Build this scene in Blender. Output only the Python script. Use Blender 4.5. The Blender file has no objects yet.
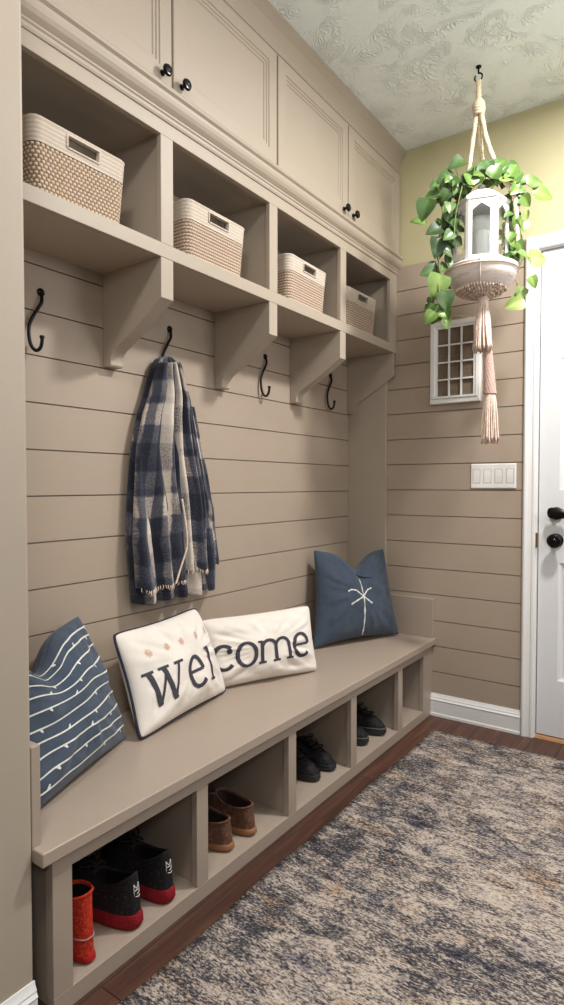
import bpy, bmesh, math, random
from math import sin, cos, pi, radians, exp, sqrt, atan2
from mathutils import Vector, Matrix, noise as mnoise
random.seed(7)
S = bpy.context.scene
COL = S.collection

# ------------------------------------------------------------------ materials
def new_mat(name):
    m = bpy.data.materials.new(name); m.use_nodes = True
    nt = m.node_tree; b = nt.nodes['Principled BSDF']
    return m, nt, b
def N(nt, typ, **kw):
    n = nt.nodes.new(typ)
    for k, v in kw.items():
        if k in n.inputs: n.inputs[k].default_value = v
        else: setattr(n, k, v)
    return n
def L(nt, a, b): nt.links.new(a, b)
def ramp(nt, fac, stops, interp='LINEAR'):
    r = nt.nodes.new('ShaderNodeValToRGB'); cr = r.color_ramp; cr.interpolation = interp
    while len(cr.elements) < len(stops): cr.elements.new(.5)
    for e, (p, c) in zip(cr.elements, stops):
        e.position = p; e.color = (*c, 1)
    L(nt, fac, r.inputs['Fac']); return r.outputs['Color']
def lin(r, g, b):
    f = lambda c: ((c/255+.055)/1.055)**2.4 if c/255 > .04045 else c/255/12.92
    return (f(r), f(g), f(b))
def mix(nt, a, b, fac, blend='MIX'):
    m = nt.nodes.new('ShaderNodeMix'); m.data_type = 'RGBA'; m.blend_type = blend
    for i, v in ((0, fac), (6, a), (7, b)):
        if isinstance(v, (int, float)): m.inputs[i].default_value = v
        elif isinstance(v, tuple): m.inputs[i].default_value = (*v, 1)
        else: L(nt, v, m.inputs[i])
    return m.outputs[2]
def math_n(nt, op, a, b=None, c=None):
    m = nt.nodes.new('ShaderNodeMath'); m.operation = op
    for i, v in enumerate((a, b, c)):
        if v is None: continue
        if isinstance(v, (int, float)): m.inputs[i].default_value = v
        else: L(nt, v, m.inputs[i])
    return m.outputs[0]
def coords(nt, kind='Object', scale=(1, 1, 1), rot=(0, 0, 0)):
    tc = nt.nodes.new('ShaderNodeTexCoord'); mp = nt.nodes.new('ShaderNodeMapping')
    mp.inputs['Scale'].default_value = scale; mp.inputs['Rotation'].default_value = rot
    L(nt, tc.outputs[kind], mp.inputs['Vector']); return mp.outputs['Vector']
def worldpos(nt, scale=(1, 1, 1)):
    g = nt.nodes.new('ShaderNodeNewGeometry'); mp = nt.nodes.new('ShaderNodeMapping')
    mp.inputs['Scale'].default_value = scale
    L(nt, g.outputs['Position'], mp.inputs['Vector']); return mp.outputs['Vector']
def noise(nt, vec, scale, detail=4, rough=.55, out='Fac', dist=0):
    n = N(nt, 'ShaderNodeTexNoise', Scale=scale, Detail=detail, Roughness=rough, Distortion=dist)
    L(nt, vec, n.inputs['Vector']); return n.outputs[out]
def bump(nt, b, h, strength, dist=.01):
    n = N(nt, 'ShaderNodeBump', Strength=strength, Distance=dist)
    L(nt, h, n.inputs['Height']); L(nt, n.outputs['Normal'], b.inputs['Normal'])

def plain(name, col, rough=.5, metal=0, var=.06, nscale=30, bmp=.05, bdist=.002, sheen=0, spec=None):
    m, nt, b = new_mat(name)
    v = coords(nt)
    n = noise(nt, v, nscale)
    dark = tuple(c*(1-var) for c in col); lite = tuple(min(1, c*(1+var)) for c in col)
    L(nt, ramp(nt, n, [(.3, dark), (.7, lite)]), b.inputs['Base Color'])
    b.inputs['Roughness'].default_value = rough; b.inputs['Metallic'].default_value = metal
    if spec is not None: b.inputs['Specular IOR Level'].default_value = spec
    if sheen: b.inputs['Sheen Weight'].default_value = sheen
    if bmp: bump(nt, b, noise(nt, v, nscale*4, 3), bmp, bdist)
    return m

PAINT = lin(174, 161, 145)
M = {}
M['paint'] = plain('greige_paint', PAINT, .5, var=.015, nscale=6, bmp=.04)
M['paint_bench'] = plain('greige_satin', lin(167, 152, 138), .36, var=.015, nscale=6, bmp=.03)
M['shiplap'] = plain('shiplap_paint', lin(171, 155, 138), .48, var=.02, nscale=5, bmp=.04)
M['olive'] = plain('olive_beige_paint', lin(190, 183, 145), .7, var=.02, nscale=4, bmp=.12, bdist=.002)
M['white'] = plain('white_trim', lin(232, 232, 230), .4, var=.01, nscale=5, bmp=.03)
M['door'] = plain('white_door', lin(226, 227, 228), .38, var=.01, nscale=5, bmp=.03)
M['black'] = plain('black_iron', (.012, .011, .010), .35, .7, var=.2, nscale=60, bmp=.1)
M['knob'] = plain('black_bronze', (.010, .009, .009), .22, .6, var=.2, nscale=60, bmp=.05)
M['brass'] = plain('brass', lin(150, 120, 80), .35, .9)
M['switch'] = plain('switch_plastic', lin(232, 230, 226), .35, var=.01, bmp=0)

def mat_ceiling():
    m, nt, b = new_mat('stomped_plaster')
    b.inputs['Base Color'].default_value = (*lin(234, 241, 238), 1); b.inputs['Roughness'].default_value = .8
    v = worldpos(nt, (1, 1, .001))
    w = noise(nt, v, 3.2, 4, .6, 'Color')
    vv = nt.nodes.new('ShaderNodeVectorMath'); vv.operation = 'MULTIPLY_ADD'
    L(nt, w, vv.inputs[0]); vv.inputs[1].default_value = (.42, .42, 0); L(nt, v, vv.inputs[2])
    hs = []
    for sc, fr, off in ((5.2, 15, 0), (7.4, 13, 3.3)):
        vo = N(nt, 'ShaderNodeTexVoronoi', Scale=sc); vo.voronoi_dimensions = '2D'
        ad = nt.nodes.new('ShaderNodeVectorMath'); ad.operation = 'ADD'; ad.inputs[1].default_value = (off, off*.7, 0)
        L(nt, vv.outputs[0], ad.inputs[0]); L(nt, ad.outputs[0], vo.inputs['Vector'])
        sb = nt.nodes.new('ShaderNodeVectorMath'); sb.operation = 'SUBTRACT'
        L(nt, ad.outputs[0], sb.inputs[0]); L(nt, vo.outputs['Position'], sb.inputs[1])
        sp = nt.nodes.new('ShaderNodeSeparateXYZ'); L(nt, sb.outputs[0], sp.inputs[0])
        ang = math_n(nt, 'ARCTAN2', sp.outputs[1], sp.outputs[0])
        rnd = nt.nodes.new('ShaderNodeSeparateColor'); L(nt, vo.outputs['Color'], rnd.inputs[0])
        a2 = math_n(nt, 'ADD', math_n(nt, 'MULTIPLY', ang, fr), math_n(nt, 'MULTIPLY', rnd.outputs[0], 6.28))
        st = math_n(nt, 'ABSOLUTE', math_n(nt, 'SINE', a2))
        st = math_n(nt, 'POWER', st, 4)
        half = math_n(nt, 'SINE', math_n(nt, 'ADD', ang, math_n(nt, 'MULTIPLY', rnd.outputs[1], 6.28)))
        half = math_n(nt, 'MAXIMUM', half, 0)
        d = math_n(nt, 'MULTIPLY', vo.outputs['Distance'], 2.2)
        ring = math_n(nt, 'MAXIMUM', math_n(nt, 'SUBTRACT', 1, math_n(nt, 'ABSOLUTE', math_n(nt, 'SUBTRACT', d, .8))), 0)
        hs.append(math_n(nt, 'MULTIPLY', math_n(nt, 'MULTIPLY', st, half), ring))
    tot = math_n(nt, 'ADD', hs[0], hs[1])
    tot = math_n(nt, 'ADD', tot, math_n(nt, 'MULTIPLY', noise(nt, v, 45, 5, .7), .55))
    bump(nt, b, tot, .6, .008)
    return m
M['ceiling'] = mat_ceiling()

def mat_wood():
    m, nt, b = new_mat('dark_oak_planks')
    v = worldpos(nt)
    mp = nt.nodes.new('ShaderNodeMapping'); mp.inputs['Rotation'].default_value = (0, 0, pi/2)
    L(nt, v, mp.inputs['Vector'])
    br = N(nt, 'ShaderNodeTexBrick', Scale=1.0, offset=.37)
    br.inputs['Mortar Size'].default_value = .0018; br.inputs['Brick Width'].default_value = 1.3; br.inputs['Row Height'].default_value = .125
    br.inputs['Color1'].default_value = (0.1, 0.1, 0.1, 1); br.inputs['Color2'].default_value = (.9, .9, .9, 1); br.inputs['Mortar'].default_value = (0, 0, 0, 1)
    L(nt, mp.outputs[0], br.inputs['Vector'])
    g = worldpos(nt, (28, 1.6, 1))
    n1 = noise(nt, g, 1.6, 8, .65, dist=.6)
    g2 = worldpos(nt, (120, 5, 1)); n2 = noise(nt, g2, 1.5, 4, .6)
    f = math_n(nt, 'ADD', math_n(nt, 'MULTIPLY', n1, .75), math_n(nt, 'MULTIPLY', n2, .25))
    c = ramp(nt, f, [(.28, lin(44, 26, 20)), (.5, lin(82, 52, 41)), (.72, lin(116, 78, 60))])
    tint = ramp(nt, br.outputs['Color'], [(0, (.72, .70, .68)), (1, (1.1, 1.05, 1.0))])
    c = mix(nt, c, tint, 1.0, 'MULTIPLY')
    c = mix(nt, c, (.008, .005, .004), br.outputs['Fac'])
    L(nt, c, b.inputs['Base Color']); b.inputs['Roughness'].default_value = .5
    bump(nt, b, math_n(nt, 'SUBTRACT', f, br.outputs['Fac']), .15, .003)
    return m
M['wood'] = mat_wood()

def mat_rug():
    m, nt, b = new_mat('distressed_rug')
    v = worldpos(nt); vs = worldpos(nt, (2.2, 5.0, 1))
    big = noise(nt, vs, .95, 4, .6, dist=.6)                 # broad worn areas
    med = noise(nt, worldpos(nt, (4, 9, 1)), 2.6, 6, .72, dist=.8)       # streaks across
    fine = noise(nt, worldpos(nt, (1, 2.3, 1)), 88, 3, .75)
    f = math_n(nt, 'ADD', math_n(nt, 'MULTIPLY', big, .34), math_n(nt, 'MULTIPLY', med, .66))
    f = math_n(nt, 'ADD', f, math_n(nt, 'MULTIPLY', math_n(nt, 'SUBTRACT', fine, .5), .95))
    str_ = noise(nt, worldpos(nt, (9, 34, 1)), 2.2, 3, .6)
    f = math_n(nt, 'ADD', f, math_n(nt, 'MULTIPLY', math_n(nt, 'SUBTRACT', str_, .5), .30))
    # faded border frame
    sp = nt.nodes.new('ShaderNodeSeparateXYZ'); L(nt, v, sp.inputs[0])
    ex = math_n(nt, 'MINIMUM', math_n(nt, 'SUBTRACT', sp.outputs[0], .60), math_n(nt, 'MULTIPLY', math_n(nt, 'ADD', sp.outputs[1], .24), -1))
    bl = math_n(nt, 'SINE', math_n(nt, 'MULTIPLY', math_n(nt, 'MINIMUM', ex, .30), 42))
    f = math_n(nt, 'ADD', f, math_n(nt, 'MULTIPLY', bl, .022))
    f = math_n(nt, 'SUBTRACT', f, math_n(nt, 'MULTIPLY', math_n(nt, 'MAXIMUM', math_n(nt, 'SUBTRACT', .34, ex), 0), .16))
    f = math_n(nt, 'ADD', f, .018)
    c = ramp(nt, f, [(.29, lin(40, 42, 50)), (.43, lin(74, 73, 79)), (.50, lin(120, 111, 105)), (.57, lin(174, 161, 150)), (.76, lin(200, 188, 175))])
    hue = noise(nt, worldpos(nt, (1.2, 2, 1)), 6, 4, .6, 'Color')
    sc = nt.nodes.new('ShaderNodeSeparateColor'); L(nt, hue, sc.inputs[0])
    bmask = ramp(nt, sc.outputs[0], [(.56, (0, 0, 0)), (.68, (.7, .7, .7))])
    omask = ramp(nt, sc.outputs[1], [(.56, (0, 0, 0)), (.70, (.6, .6, .6))])
    c = mix(nt, c, mix(nt, c, lin(150, 160, 196), 1, 'MULTIPLY'), bmask)
    c = mix(nt, c, mix(nt, c, lin(228, 196, 160), 1, 'MULTIPLY'), omask)
    L(nt, c, b.inputs['Base Color']); b.inputs['Roughness'].default_value = .95
    b.inputs['Specular IOR Level'].default_value = .1
    bump(nt, b, noise(nt, v, 240, 2, .6), .5, .004)
    return m
M['rug'] = mat_rug()

def mat_fabric(name, c1, c2, sc=1, bmp=.35, rough=.9, sheen=.15):
    m, nt, b = new_mat(name)
    v = coords(nt, 'UV')
    wv = N(nt, 'ShaderNodeTexWave', Scale=70*sc, Distortion=2.5, Detail=2); wv.bands_direction = 'X'; L(nt, v, wv.inputs['Vector'])
    wh = N(nt, 'ShaderNodeTexWave', Scale=70*sc, Distortion=2.5, Detail=2); wh.bands_direction = 'Y'; L(nt, v, wh.inputs['Vector'])
    h = math_n(nt, 'ADD', math_n(nt, 'MULTIPLY', wv.outputs['Fac'], .5), math_n(nt, 'MULTIPLY', wh.outputs['Fac'], .5))
    n = noise(nt, v, 22, 5, .65)
    f = math_n(nt, 'ADD', math_n(nt, 'MULTIPLY', h, .5), math_n(nt, 'MULTIPLY', n, .5))
    L(nt, ramp(nt, f, [(.25, c1), (.75, c2)]), b.inputs['Base Color'])
    b.inputs['Roughness'].default_value = rough; b.inputs['Sheen Weight'].default_value = sheen
    b.inputs['Specular IOR Level'].default_value = .2
    bump(nt, b, h, bmp, .001)
    return m
M['denim'] = mat_fabric('blue_woven_cotton', lin(50, 60, 75), lin(80, 93, 109))
M['denim_dark'] = mat_fabric('deep_blue_cotton', lin(50, 60, 74), lin(76, 89, 104))
M['cream'] = mat_fabric('cream_cotton', lin(222, 214, 205), lin(238, 231, 222), bmp=.15)
M['navy'] = plain('navy_thread', lin(40, 44, 62), .85, var=.15, nscale=120)
M['ink'] = plain('charcoal_ink', lin(60, 59, 68), .85, var=.12, nscale=90)
M['thread'] = plain('white_thread', lin(214, 214, 208), .85, var=.12, nscale=90)
M['peach'] = plain('peach_thread', lin(214, 180, 160), .9, var=.25, nscale=150, bmp=.4)
M['rope'] = plain('cotton_rope', lin(222, 206, 176), .9, var=.14, nscale=90, bmp=.5, bdist=.003)
M['blush'] = plain('blush_yarn', lin(230, 208, 192), .95, var=.2, nscale=80, bmp=.6, bdist=.003)
M['cord'] = plain('pale_cord', lin(216, 203, 188), .9, var=.12, nscale=120, bmp=.3)
M['knit'] = plain('dusty_pink_knit', lin(206, 176, 164), .95, var=.2, nscale=160, bmp=.7, bdist=.003)
M['stem'] = plain('vine_stem', lin(120, 130, 70), .6, var=.2)

def mat_bowl():
    m, nt, b = new_mat('weathered_bowl')
    v = coords(nt, 'Object', (1, 1, 9))
    n = noise(nt, v, 9, 6, .7, dist=1)
    L(nt, ramp(nt, n, [(.3, lin(196, 178, 168)), (.5, lin(230, 218, 210)), (.7, lin(242, 234, 228))]), b.inputs['Base Color'])
    b.inputs['Roughness'].default_value = .8; bump(nt, b, n, .4, .004)
    return m
M['bowl'] = mat_bowl()
def mat_lantern():
    m, nt, b = new_mat('chalk_white_wood')
    n = noise(nt, coords(nt), 30, 6, .7)
    L(nt, ramp(nt, n, [(.25, lin(190, 184, 176)), (.45, lin(232, 230, 226)), (1, lin(240, 239, 236))]), b.inputs['Base Color'])
    b.inputs['Roughness'].default_value = .6; bump(nt, b, n, .2, .002)
    return m
M['lantern'] = mat_lantern()
def mat_glass():
    m, nt, b = new_mat('clear_glass')
    b.inputs['Base Color'].default_value = (.96, .98, .98, 1); b.inputs['Roughness'].default_value = .03
    b.inputs['IOR'].default_value = 1.45; b.inputs['Transmission Weight'].default_value = 1
    bump(nt, b, noise(nt, coords(nt), 12, 2), .05, .003)
    return m
M['glass'] = mat_glass()
M['candle'] = plain('candle_wax', lin(226, 226, 222), .4, var=.03, nscale=20)

def mat_leaf():
    m, nt, b = new_mat('pothos_leaf')
    at = nt.nodes.new('ShaderNodeAttribute'); at.attribute_name = 'tint'
    n = noise(nt, coords(nt), 28, 4, .6)
    f = math_n(nt, 'ADD', math_n(nt, 'MULTIPLY', n, .35), math_n(nt, 'MULTIPLY', at.outputs['Fac'], .75))
    L(nt, ramp(nt, f, [(.15, lin(38, 58, 32)), (.42, lin(66, 96, 46)), (.68, lin(108, 138, 60)), (.95, lin(170, 188, 112))]), b.inputs['Base Color'])
    b.inputs['Roughness'].default_value = .38; b.inputs['Subsurface Weight'].default_value = 0
    b.inputs['Transmission Weight'].default_value = 0
    bump(nt, b, n, .15, .004)
    return m
M['leaf'] = mat_leaf()

def mat_basket(name, dots):
    m, nt, b = new_mat(name)
    at = nt.nodes.new('ShaderNodeAttribute'); at.attribute_name = 'tint'
    n = noise(nt, coords(nt), 90, 3, .6)
    f = math_n(nt, 'ADD', math_n(nt, 'MULTIPLY', at.outputs['Fac'], .8), math_n(nt, 'MULTIPLY', n, .25))
    if dots: st = [(.1, lin(110, 88, 70)), (.40, lin(184, 160, 136)), (.85, lin(222, 206, 186))]
    else: st = [(.12, lin(112, 90, 74)), (.5, lin(180, 157, 137)), (.9, lin(218, 201, 184))]
    L(nt, ramp(nt, f, st), b.inputs['Base Color']); b.inputs['Roughness'].default_value = .9
    b.inputs['Specular IOR Level'].default_value = .15
    return m
M['weave_dots'] = mat_basket('seagrass_knots', True)
M['weave_rows'] = mat_basket('seagrass_braid', False)
def mat_band():
    m, nt, b = new_mat('linen_cord_band')
    at = nt.nodes.new('ShaderNodeAttribute'); at.attribute_name = 'tint'
    n = noise(nt, coords(nt, 'Object', (1, 1, 4)), 110, 3, .6)
    f = math_n(nt, 'ADD', math_n(nt, 'MULTIPLY', at.outputs['Fac'], .6), math_n(nt, 'MULTIPLY', n, .4))
    L(nt, ramp(nt, f, [(.1, lin(164, 148, 133)), (.6, lin(208, 195, 180)), (1, lin(224, 213, 200))]), b.inputs['Base Color'])
    b.inputs['Roughness'].default_value = .9
    return m
M['band'] = mat_band()

def mat_plaid():
    m, nt, b = new_mat('brushed_plaid')
    v = coords(nt, 'UV'); sp = nt.nodes.new('ShaderNodeSeparateXYZ'); L(nt, v, sp.inputs[0])
    wob = noise(nt, v, 14, 3, .6)
    def band(x, k, stops):
        xx = math_n(nt, 'ADD', x, math_n(nt, 'MULTIPLY', math_n(nt, 'SUBTRACT', wob, .5), .022))
        fr = math_n(nt, 'FRACT', math_n(nt, 'MULTIPLY', xx, k))
        st = []
        for q, (p_, v_) in enumerate(stops):
            st.append((p_+(.012 if q else 0), v_)); nx = stops[q+1][0] if q+1 < len(stops) else 1.0
            st.append((nx-.012, v_))
        return ramp(nt, fr, st)
    g = lambda a: (a, a, a)
    bu = band(sp.outputs[0], 3.3, [(0, g(.06)), (.15, g(.5)), (.25, g(.92)), (.45, g(.36)), (.56, g(.08)), (.67, g(.62)), (.73, g(.15)), (.87, g(.42))])
    bv = band(sp.outputs[1], 3.1, [(0, g(.12)), (.14, g(.42)), (.34, g(.96)), (.58, g(.30)), (.66, g(.55)), (.84, g(.06))])
    f = math_n(nt, 'ADD', math_n(nt, 'MULTIPLY', bu, .64), math_n(nt, 'MULTIPLY', bv, .36))
    f = math_n(nt, 'ADD', f, math_n(nt, 'MULTIPLY', math_n(nt, 'SUBTRACT', noise(nt, v, 7, 3, .6), .5), .28))
    fz = noise(nt, coords(nt, 'UV', (1.5, 1, 1)), 150, 4, .7)
    f = math_n(nt, 'ADD', f, math_n(nt, 'MULTIPLY', math_n(nt, 'SUBTRACT', fz, .5), .75))
    c = ramp(nt, f, [(.12, lin(38, 40, 51)), (.36, lin(66, 69, 83)), (.53, lin(112, 109, 112)), (.68, lin(190, 178, 166)), (.9, lin(214, 203, 190))])
    L(nt, c, b.inputs['Base Color']); b.inputs['Roughness'].default_value = .95
    b.inputs['Sheen Weight'].default_value = .2; b.inputs['Specular IOR Level'].default_value = .1
    bump(nt, b, fz, .5, .003)
    return m
M['plaid'] = mat_plaid()
def mat_backing():
    m, nt, b = new_mat('dark_linen_backing')
    a = noise(nt, worldpos(nt, (1, 1, 14)), 14, 5, .7); c = noise(nt, worldpos(nt, (14, 1, 1)), 14, 5, .7)
    f = math_n(nt, 'MULTIPLY', math_n(nt, 'ADD', a, c), .5)
    L(nt, ramp(nt, f, [(.3, lin(82, 70, 58)), (.7, lin(140, 122, 102))]), b.inputs['Base Color'])
    b.inputs['Roughness'].default_value = .8; return m
M['backing'] = mat_backing()
def mat_speckle(name, base, fleck, thr=.66, sc=140, rough=.9):
    m, nt, b = new_mat(name); n = noise(nt, coords(nt), sc, 3, .7)
    L(nt, ramp(nt, n, [(thr-.12, base), (thr+.08, fleck)]), b.inputs['Base Color'])
    b.inputs['Roughness'].default_value = rough; b.inputs['Specular IOR Level'].default_value = .25
    bump(nt, b, noise(nt, coords(nt), sc*2, 2), .6, .003); return m
M['sneaker'] = mat_speckle('charcoal_knit', lin(30, 29, 32), lin(78, 62, 66))
M['redrubber'] = mat_speckle('crimson_sole', lin(132, 24, 32), lin(160, 46, 52))
M['redknit'] = mat_speckle('red_wool_knit', lin(170, 38, 26), lin(206, 72, 46), .55)
M['redfoot'] = mat_speckle('deep_red_foot', lin(150, 26, 22), lin(176, 46, 36))
M['greycord'] = plain('grey_cord', lin(150, 120, 112), .8)
M['dark'] = plain('dark_lining', lin(26, 22, 20), .95, var=.2, spec=.1)
M['brown'] = mat_speckle('brown_suede', lin(96, 66, 52), lin(130, 96, 78), .6, 60, .8)
M['brown_sole'] = plain('tan_gum_sole', lin(142, 96, 62), .7, var=.15, nscale=60, bmp=.3)
M['brown_lining'] = plain('dark_brown_lining', lin(48, 32, 28), .9, var=.2)
M['elastic'] = plain('grey_piping', lin(120, 112, 112), .5)
M['blacksuede'] = mat_speckle('black_suede', lin(26, 25, 26), lin(52, 50, 52), .6, 90, .75)
M['blacksole'] = plain('black_rubber', lin(34, 34, 36), .5, var=.15)
M['welt'] = plain('grey_welt', lin(92, 88, 88), .5)
M['logo'] = plain('pale_embroidery', lin(200, 196, 196), .8)
M['threshold'] = plain('oak_threshold', lin(186, 142, 102), .5, var=.12, nscale=40)
M['gap'] = plain('gap_shade', lin(60, 50, 42), .8)  # dark colour painted as shade round the switch rockers

# ------------------------------------------------------------------ mesh builder
class MB:
    def __init__(s): s.v = []; s.f = []; s.uv = {}; s.tint = {}
    def add(s, verts, faces):
        o = len(s.v); s.v += [tuple(p) for p in verts]; s.f += [tuple(i+o for i in f) for f in faces]; return o
    def box(s, x0, x1, y0, y1, z0, z1):
        s.add([(x0,y0,z0),(x1,y0,z0),(x1,y1,z0),(x0,y1,z0),(x0,y0,z1),(x1,y0,z1),(x1,y1,z1),(x0,y1,z1)],
              [(0,3,2,1),(4,5,6,7),(0,1,5,4),(1,2,6,5),(2,3,7,6),(3,0,4,7)])
        return s
    def prism(s, poly, axis, a, b):
        """poly in the two other axes (in xyz order), extruded from a to b along axis"""
        def pt(p, h):
            q = list(p); q.insert(axis, h); return tuple(q)
        n = len(poly)
        s.add([pt(p, a) for p in poly]+[pt(p, b) for p in poly],
              [tuple(range(n))[::-1], tuple(range(n, 2*n))]+[(i, (i+1) % n, n+(i+1) % n, n+i) for i in range(n)])
        return s
    def grid(s, fn, nu, nv, cu=False, cv=False, uvf=None, tintf=None, skip=None):
        o = len(s.v); U = nu if cu else nu+1; V = nv if cv else nv+1
        for i in range(U):
            for j in range(V):
                a, b = i/nu, j/nv
                s.v.append(tuple(fn(a, b)))
                if uvf: s.uv[o+i*V+j] = uvf(a, b)
                if tintf: s.tint[o+i*V+j] = tintf(a, b)
        for i in range(nu):
            for j in range(nv):
                if skip and skip((i+.5)/nu, (j+.5)/nv): continue
                s.f.append((o+i*V+j, o+((i+1) % U)*V+j, o+((i+1) % U)*V+(j+1) % V, o+i*V+(j+1) % V))
        return s
    def tube(s, pts, r, n=8, closed=False, caps=True):
        pts = [Vector(p) for p in pts]; m = len(pts)
        rs = r if isinstance(r, (list, tuple)) else [r]*m
        o = len(s.v); prev = None
        for i, p in enumerate(pts):
            t = (pts[(i+1) % m]-pts[i-1]) if closed else (pts[min(i+1, m-1)]-pts[max(i-1, 0)])
            t.normalize()
            if prev is None:
                a = Vector((0, 0, 1)) if abs(t.z) < .9 else Vector((1, 0, 0))
                prev = t.cross(a).normalized()
            nn = (prev-t*prev.dot(t))
            nn = nn.normalized() if nn.length > 1e-6 else t.orthogonal().normalized()
            prev = nn; bb = t.cross(nn)
            for k in range(n):
                a = 2*pi*k/n; s.v.append(tuple(p+(nn*cos(a)+bb*sin(a))*rs[i]))
        for i in range(m if closed else m-1):
            for k in range(n):
                i2 = (i+1) % m
                s.f.append((o+i*n+k, o+i*n+(k+1) % n, o+i2*n+(k+1) % n, o+i2*n+k))
        if caps and not closed:
            s.f.append(tuple(o+k for k in range(n))[::-1]); s.f.append(tuple(o+(m-1)*n+k for k in range(n)))
        return s
    def lathe(s, prof, c, axis='z', n=24):
        """prof list of (radius, height)"""
        def pt(r, h, a):
            x, y = r*cos(a), r*sin(a)
            if axis == 'z': q = (x, y, h)
            elif axis == 'x': q = (h, x, y)
            else: q = (x, h, y)
            return (c[0]+q[0], c[1]+q[1], c[2]+q[2])
        o = len(s.v); m = len(prof)
        for (r, h) in prof:
            for k in range(n): s.v.append(pt(max(r, 1e-5), h, 2*pi*k/n))
        for i in range(m-1):
            for k in range(n):
                s.f.append((o+i*n+k, o+i*n+(k+1) % n, o+(i+1)*n+(k+1) % n, o+(i+1)*n+k))
        return s
    def loops(s, rings, cap0=False, cap1=False):
        o = len(s.v); n = len(rings[0])
        for r in rings: s.v += [tuple(p) for p in r]
        for i in range(len(rings)-1):
            for k in range(n):
                s.f.append((o+i*n+k, o+i*n+(k+1) % n, o+(i+1)*n+(k+1) % n, o+(i+1)*n+k))
        if cap0: s.f.append(tuple(o+k for k in range(n))[::-1])
        if cap1: s.f.append(tuple(o+(len(rings)-1)*n+k for k in range(n)))
        return s
    def build(s, name, mat, parent=None, local=False, bevel=0, smooth=None, solid=0, seg=2, weld=False, offset=-1):
        off = Vector((0, 0, 0)); q = parent
        while q is not None: off += q.location; q = q.parent
        if local: off = Vector((0, 0, 0))
        me = bpy.data.meshes.new(name)
        me.from_pydata([tuple(Vector(p)-off) for p in s.v], [], s.f)
        if s.uv:
            ul = me.uv_layers.new(name='UVMap')
            for lp in me.loops: ul.data[lp.index].uv = s.uv.get(lp.vertex_index, (0, 0))
        if s.tint:
            at = me.attributes.new('tint', 'FLOAT', 'POINT')
            for i in range(len(me.vertices)): at.data[i].value = s.tint.get(i, .5)
        bm = bmesh.new(); bm.from_mesh(me)
        if weld: bmesh.ops.remove_doubles(bm, verts=bm.verts, dist=1e-5)
        bmesh.ops.recalc_face_normals(bm, faces=bm.faces); bm.to_mesh(me); bm.free()
        o = bpy.data.objects.new(name, me); COL.objects.link(o); me.materials.append(M[mat])
        if parent is not None: o.parent = parent
        if smooth is None: smooth = False
        if smooth is True: me.polygons.foreach_set('use_smooth', [True]*len(me.polygons))
        elif smooth: 
            me.polygons.foreach_set('use_smooth', [True]*len(me.polygons)); me.set_sharp_from_angle(angle=radians(smooth))
        if bevel:
            b = o.modifiers.new('bevel', 'BEVEL'); b.width = bevel; b.segments = seg; b.limit_method = 'ANGLE'; b.angle_limit = radians(40)
        if solid:
            b = o.modifiers.new('solid', 'SOLIDIFY'); b.thickness = solid; b.offset = offset
        return o

def tag(o, label=None, cat=None, group=None, kind=None):
    for k, v in (('label', label), ('category', cat), ('group', group), ('kind', kind)):
        if v: o[k] = v
    return o
def thing(name, label, cat, loc=(0, 0, 0), rz=0, group=None):
    o = bpy.data.objects.new(name, None); COL.objects.link(o); o.location = loc; o.rotation_euler = (0, 0, rz)
    o.empty_display_size = .05
    return tag(o, label, cat, group)
def structure(o): o['kind'] = 'structure'; return o
def dup(root, loc, rz=0, label=None):
    r = root.copy(); COL.objects.link(r); r.location = loc; r.rotation_euler = (0, 0, rz)
    if label: r['label'] = label
    for ch in list(root.children):
        c = ch.copy(); COL.objects.link(c); c.parent = r
        for g in list(ch.children):
            d = g.copy(); COL.objects.link(d); d.parent = c
    return r
def catmull(pts, k=6):
    P = [Vector(p) for p in pts]; out = []
    for i in range(len(P)-1):
        p0 = P[max(i-1, 0)]; p1 = P[i]; p2 = P[i+1]; p3 = P[min(i+2, len(P)-1)]
        for j in range(k):
            t = j/k
            out.append(.5*((2*p1)+(p2-p0)*t+(2*p0-5*p1+4*p2-p3)*t*t+(3*p1-p0-3*p2+p3)*t**3))
    out.append(P[-1]); return out
def lerp(a, b, t): return a+(b-a)*t
def table(x, T):
    if x <= T[0][0]: return T[0][1]
    for (a, b), (c, d) in zip(T, T[1:]):
        if x <= c: return b+(d-b)*(x-a)/(c-a)
    return T[-1][1]

# ------------------------------------------------------------------ camera and light
cam = bpy.data.cameras.new('camera'); co = bpy.data.objects.new('camera', cam); COL.objects.link(co)
cam.sensor_fit = 'VERTICAL'; cam.sensor_height = 36; cam.sensor_width = 36; cam.lens = 609/1005*36; cam.clip_start = .02
co.location = (1.676, -3.031, 1.2); co.rotation_euler = (radians(90)-math.atan(17.5/609), 0, radians(35.3))
S.camera = co

YN = -2.28      # near end of the nook
CEIL = 2.955
YF = -5.0; XR = 2.9
# ------------------------------------------------------------------ the room
structure(MB().box(-.12, XR, YF, .15, -.12, 0).build('floor', 'wood'))
structure(MB().box(-.12, XR, YF, .15, CEIL, CEIL+.12).build('ceiling', 'ceiling'))
def shiplap_profile(zs, z0, z1, gap=.0045, deep=.009):
    """(depth, z) outline of the boarded face; depth 0 is the face, negative is into the wall"""
    p = [(0, z0)]
    for z in zs: p += [(0, z-gap/2), (-deep, z-gap/2+.0006), (-deep, z+gap/2-.0006), (0, z+gap/2)]
    return p+[(0, z1)]
zl = [.742-.1405, .742, .882, 1.024, 1.166, 1.307, 1.449, 1.591, 1.724, 1.863]
pr = shiplap_profile(zl, 0, CEIL)
structure(MB().prism(pr+[(-.12, CEIL), (-.12, 0)], 1, YN, 0.0).build('wall_left', 'shiplap'))
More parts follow.
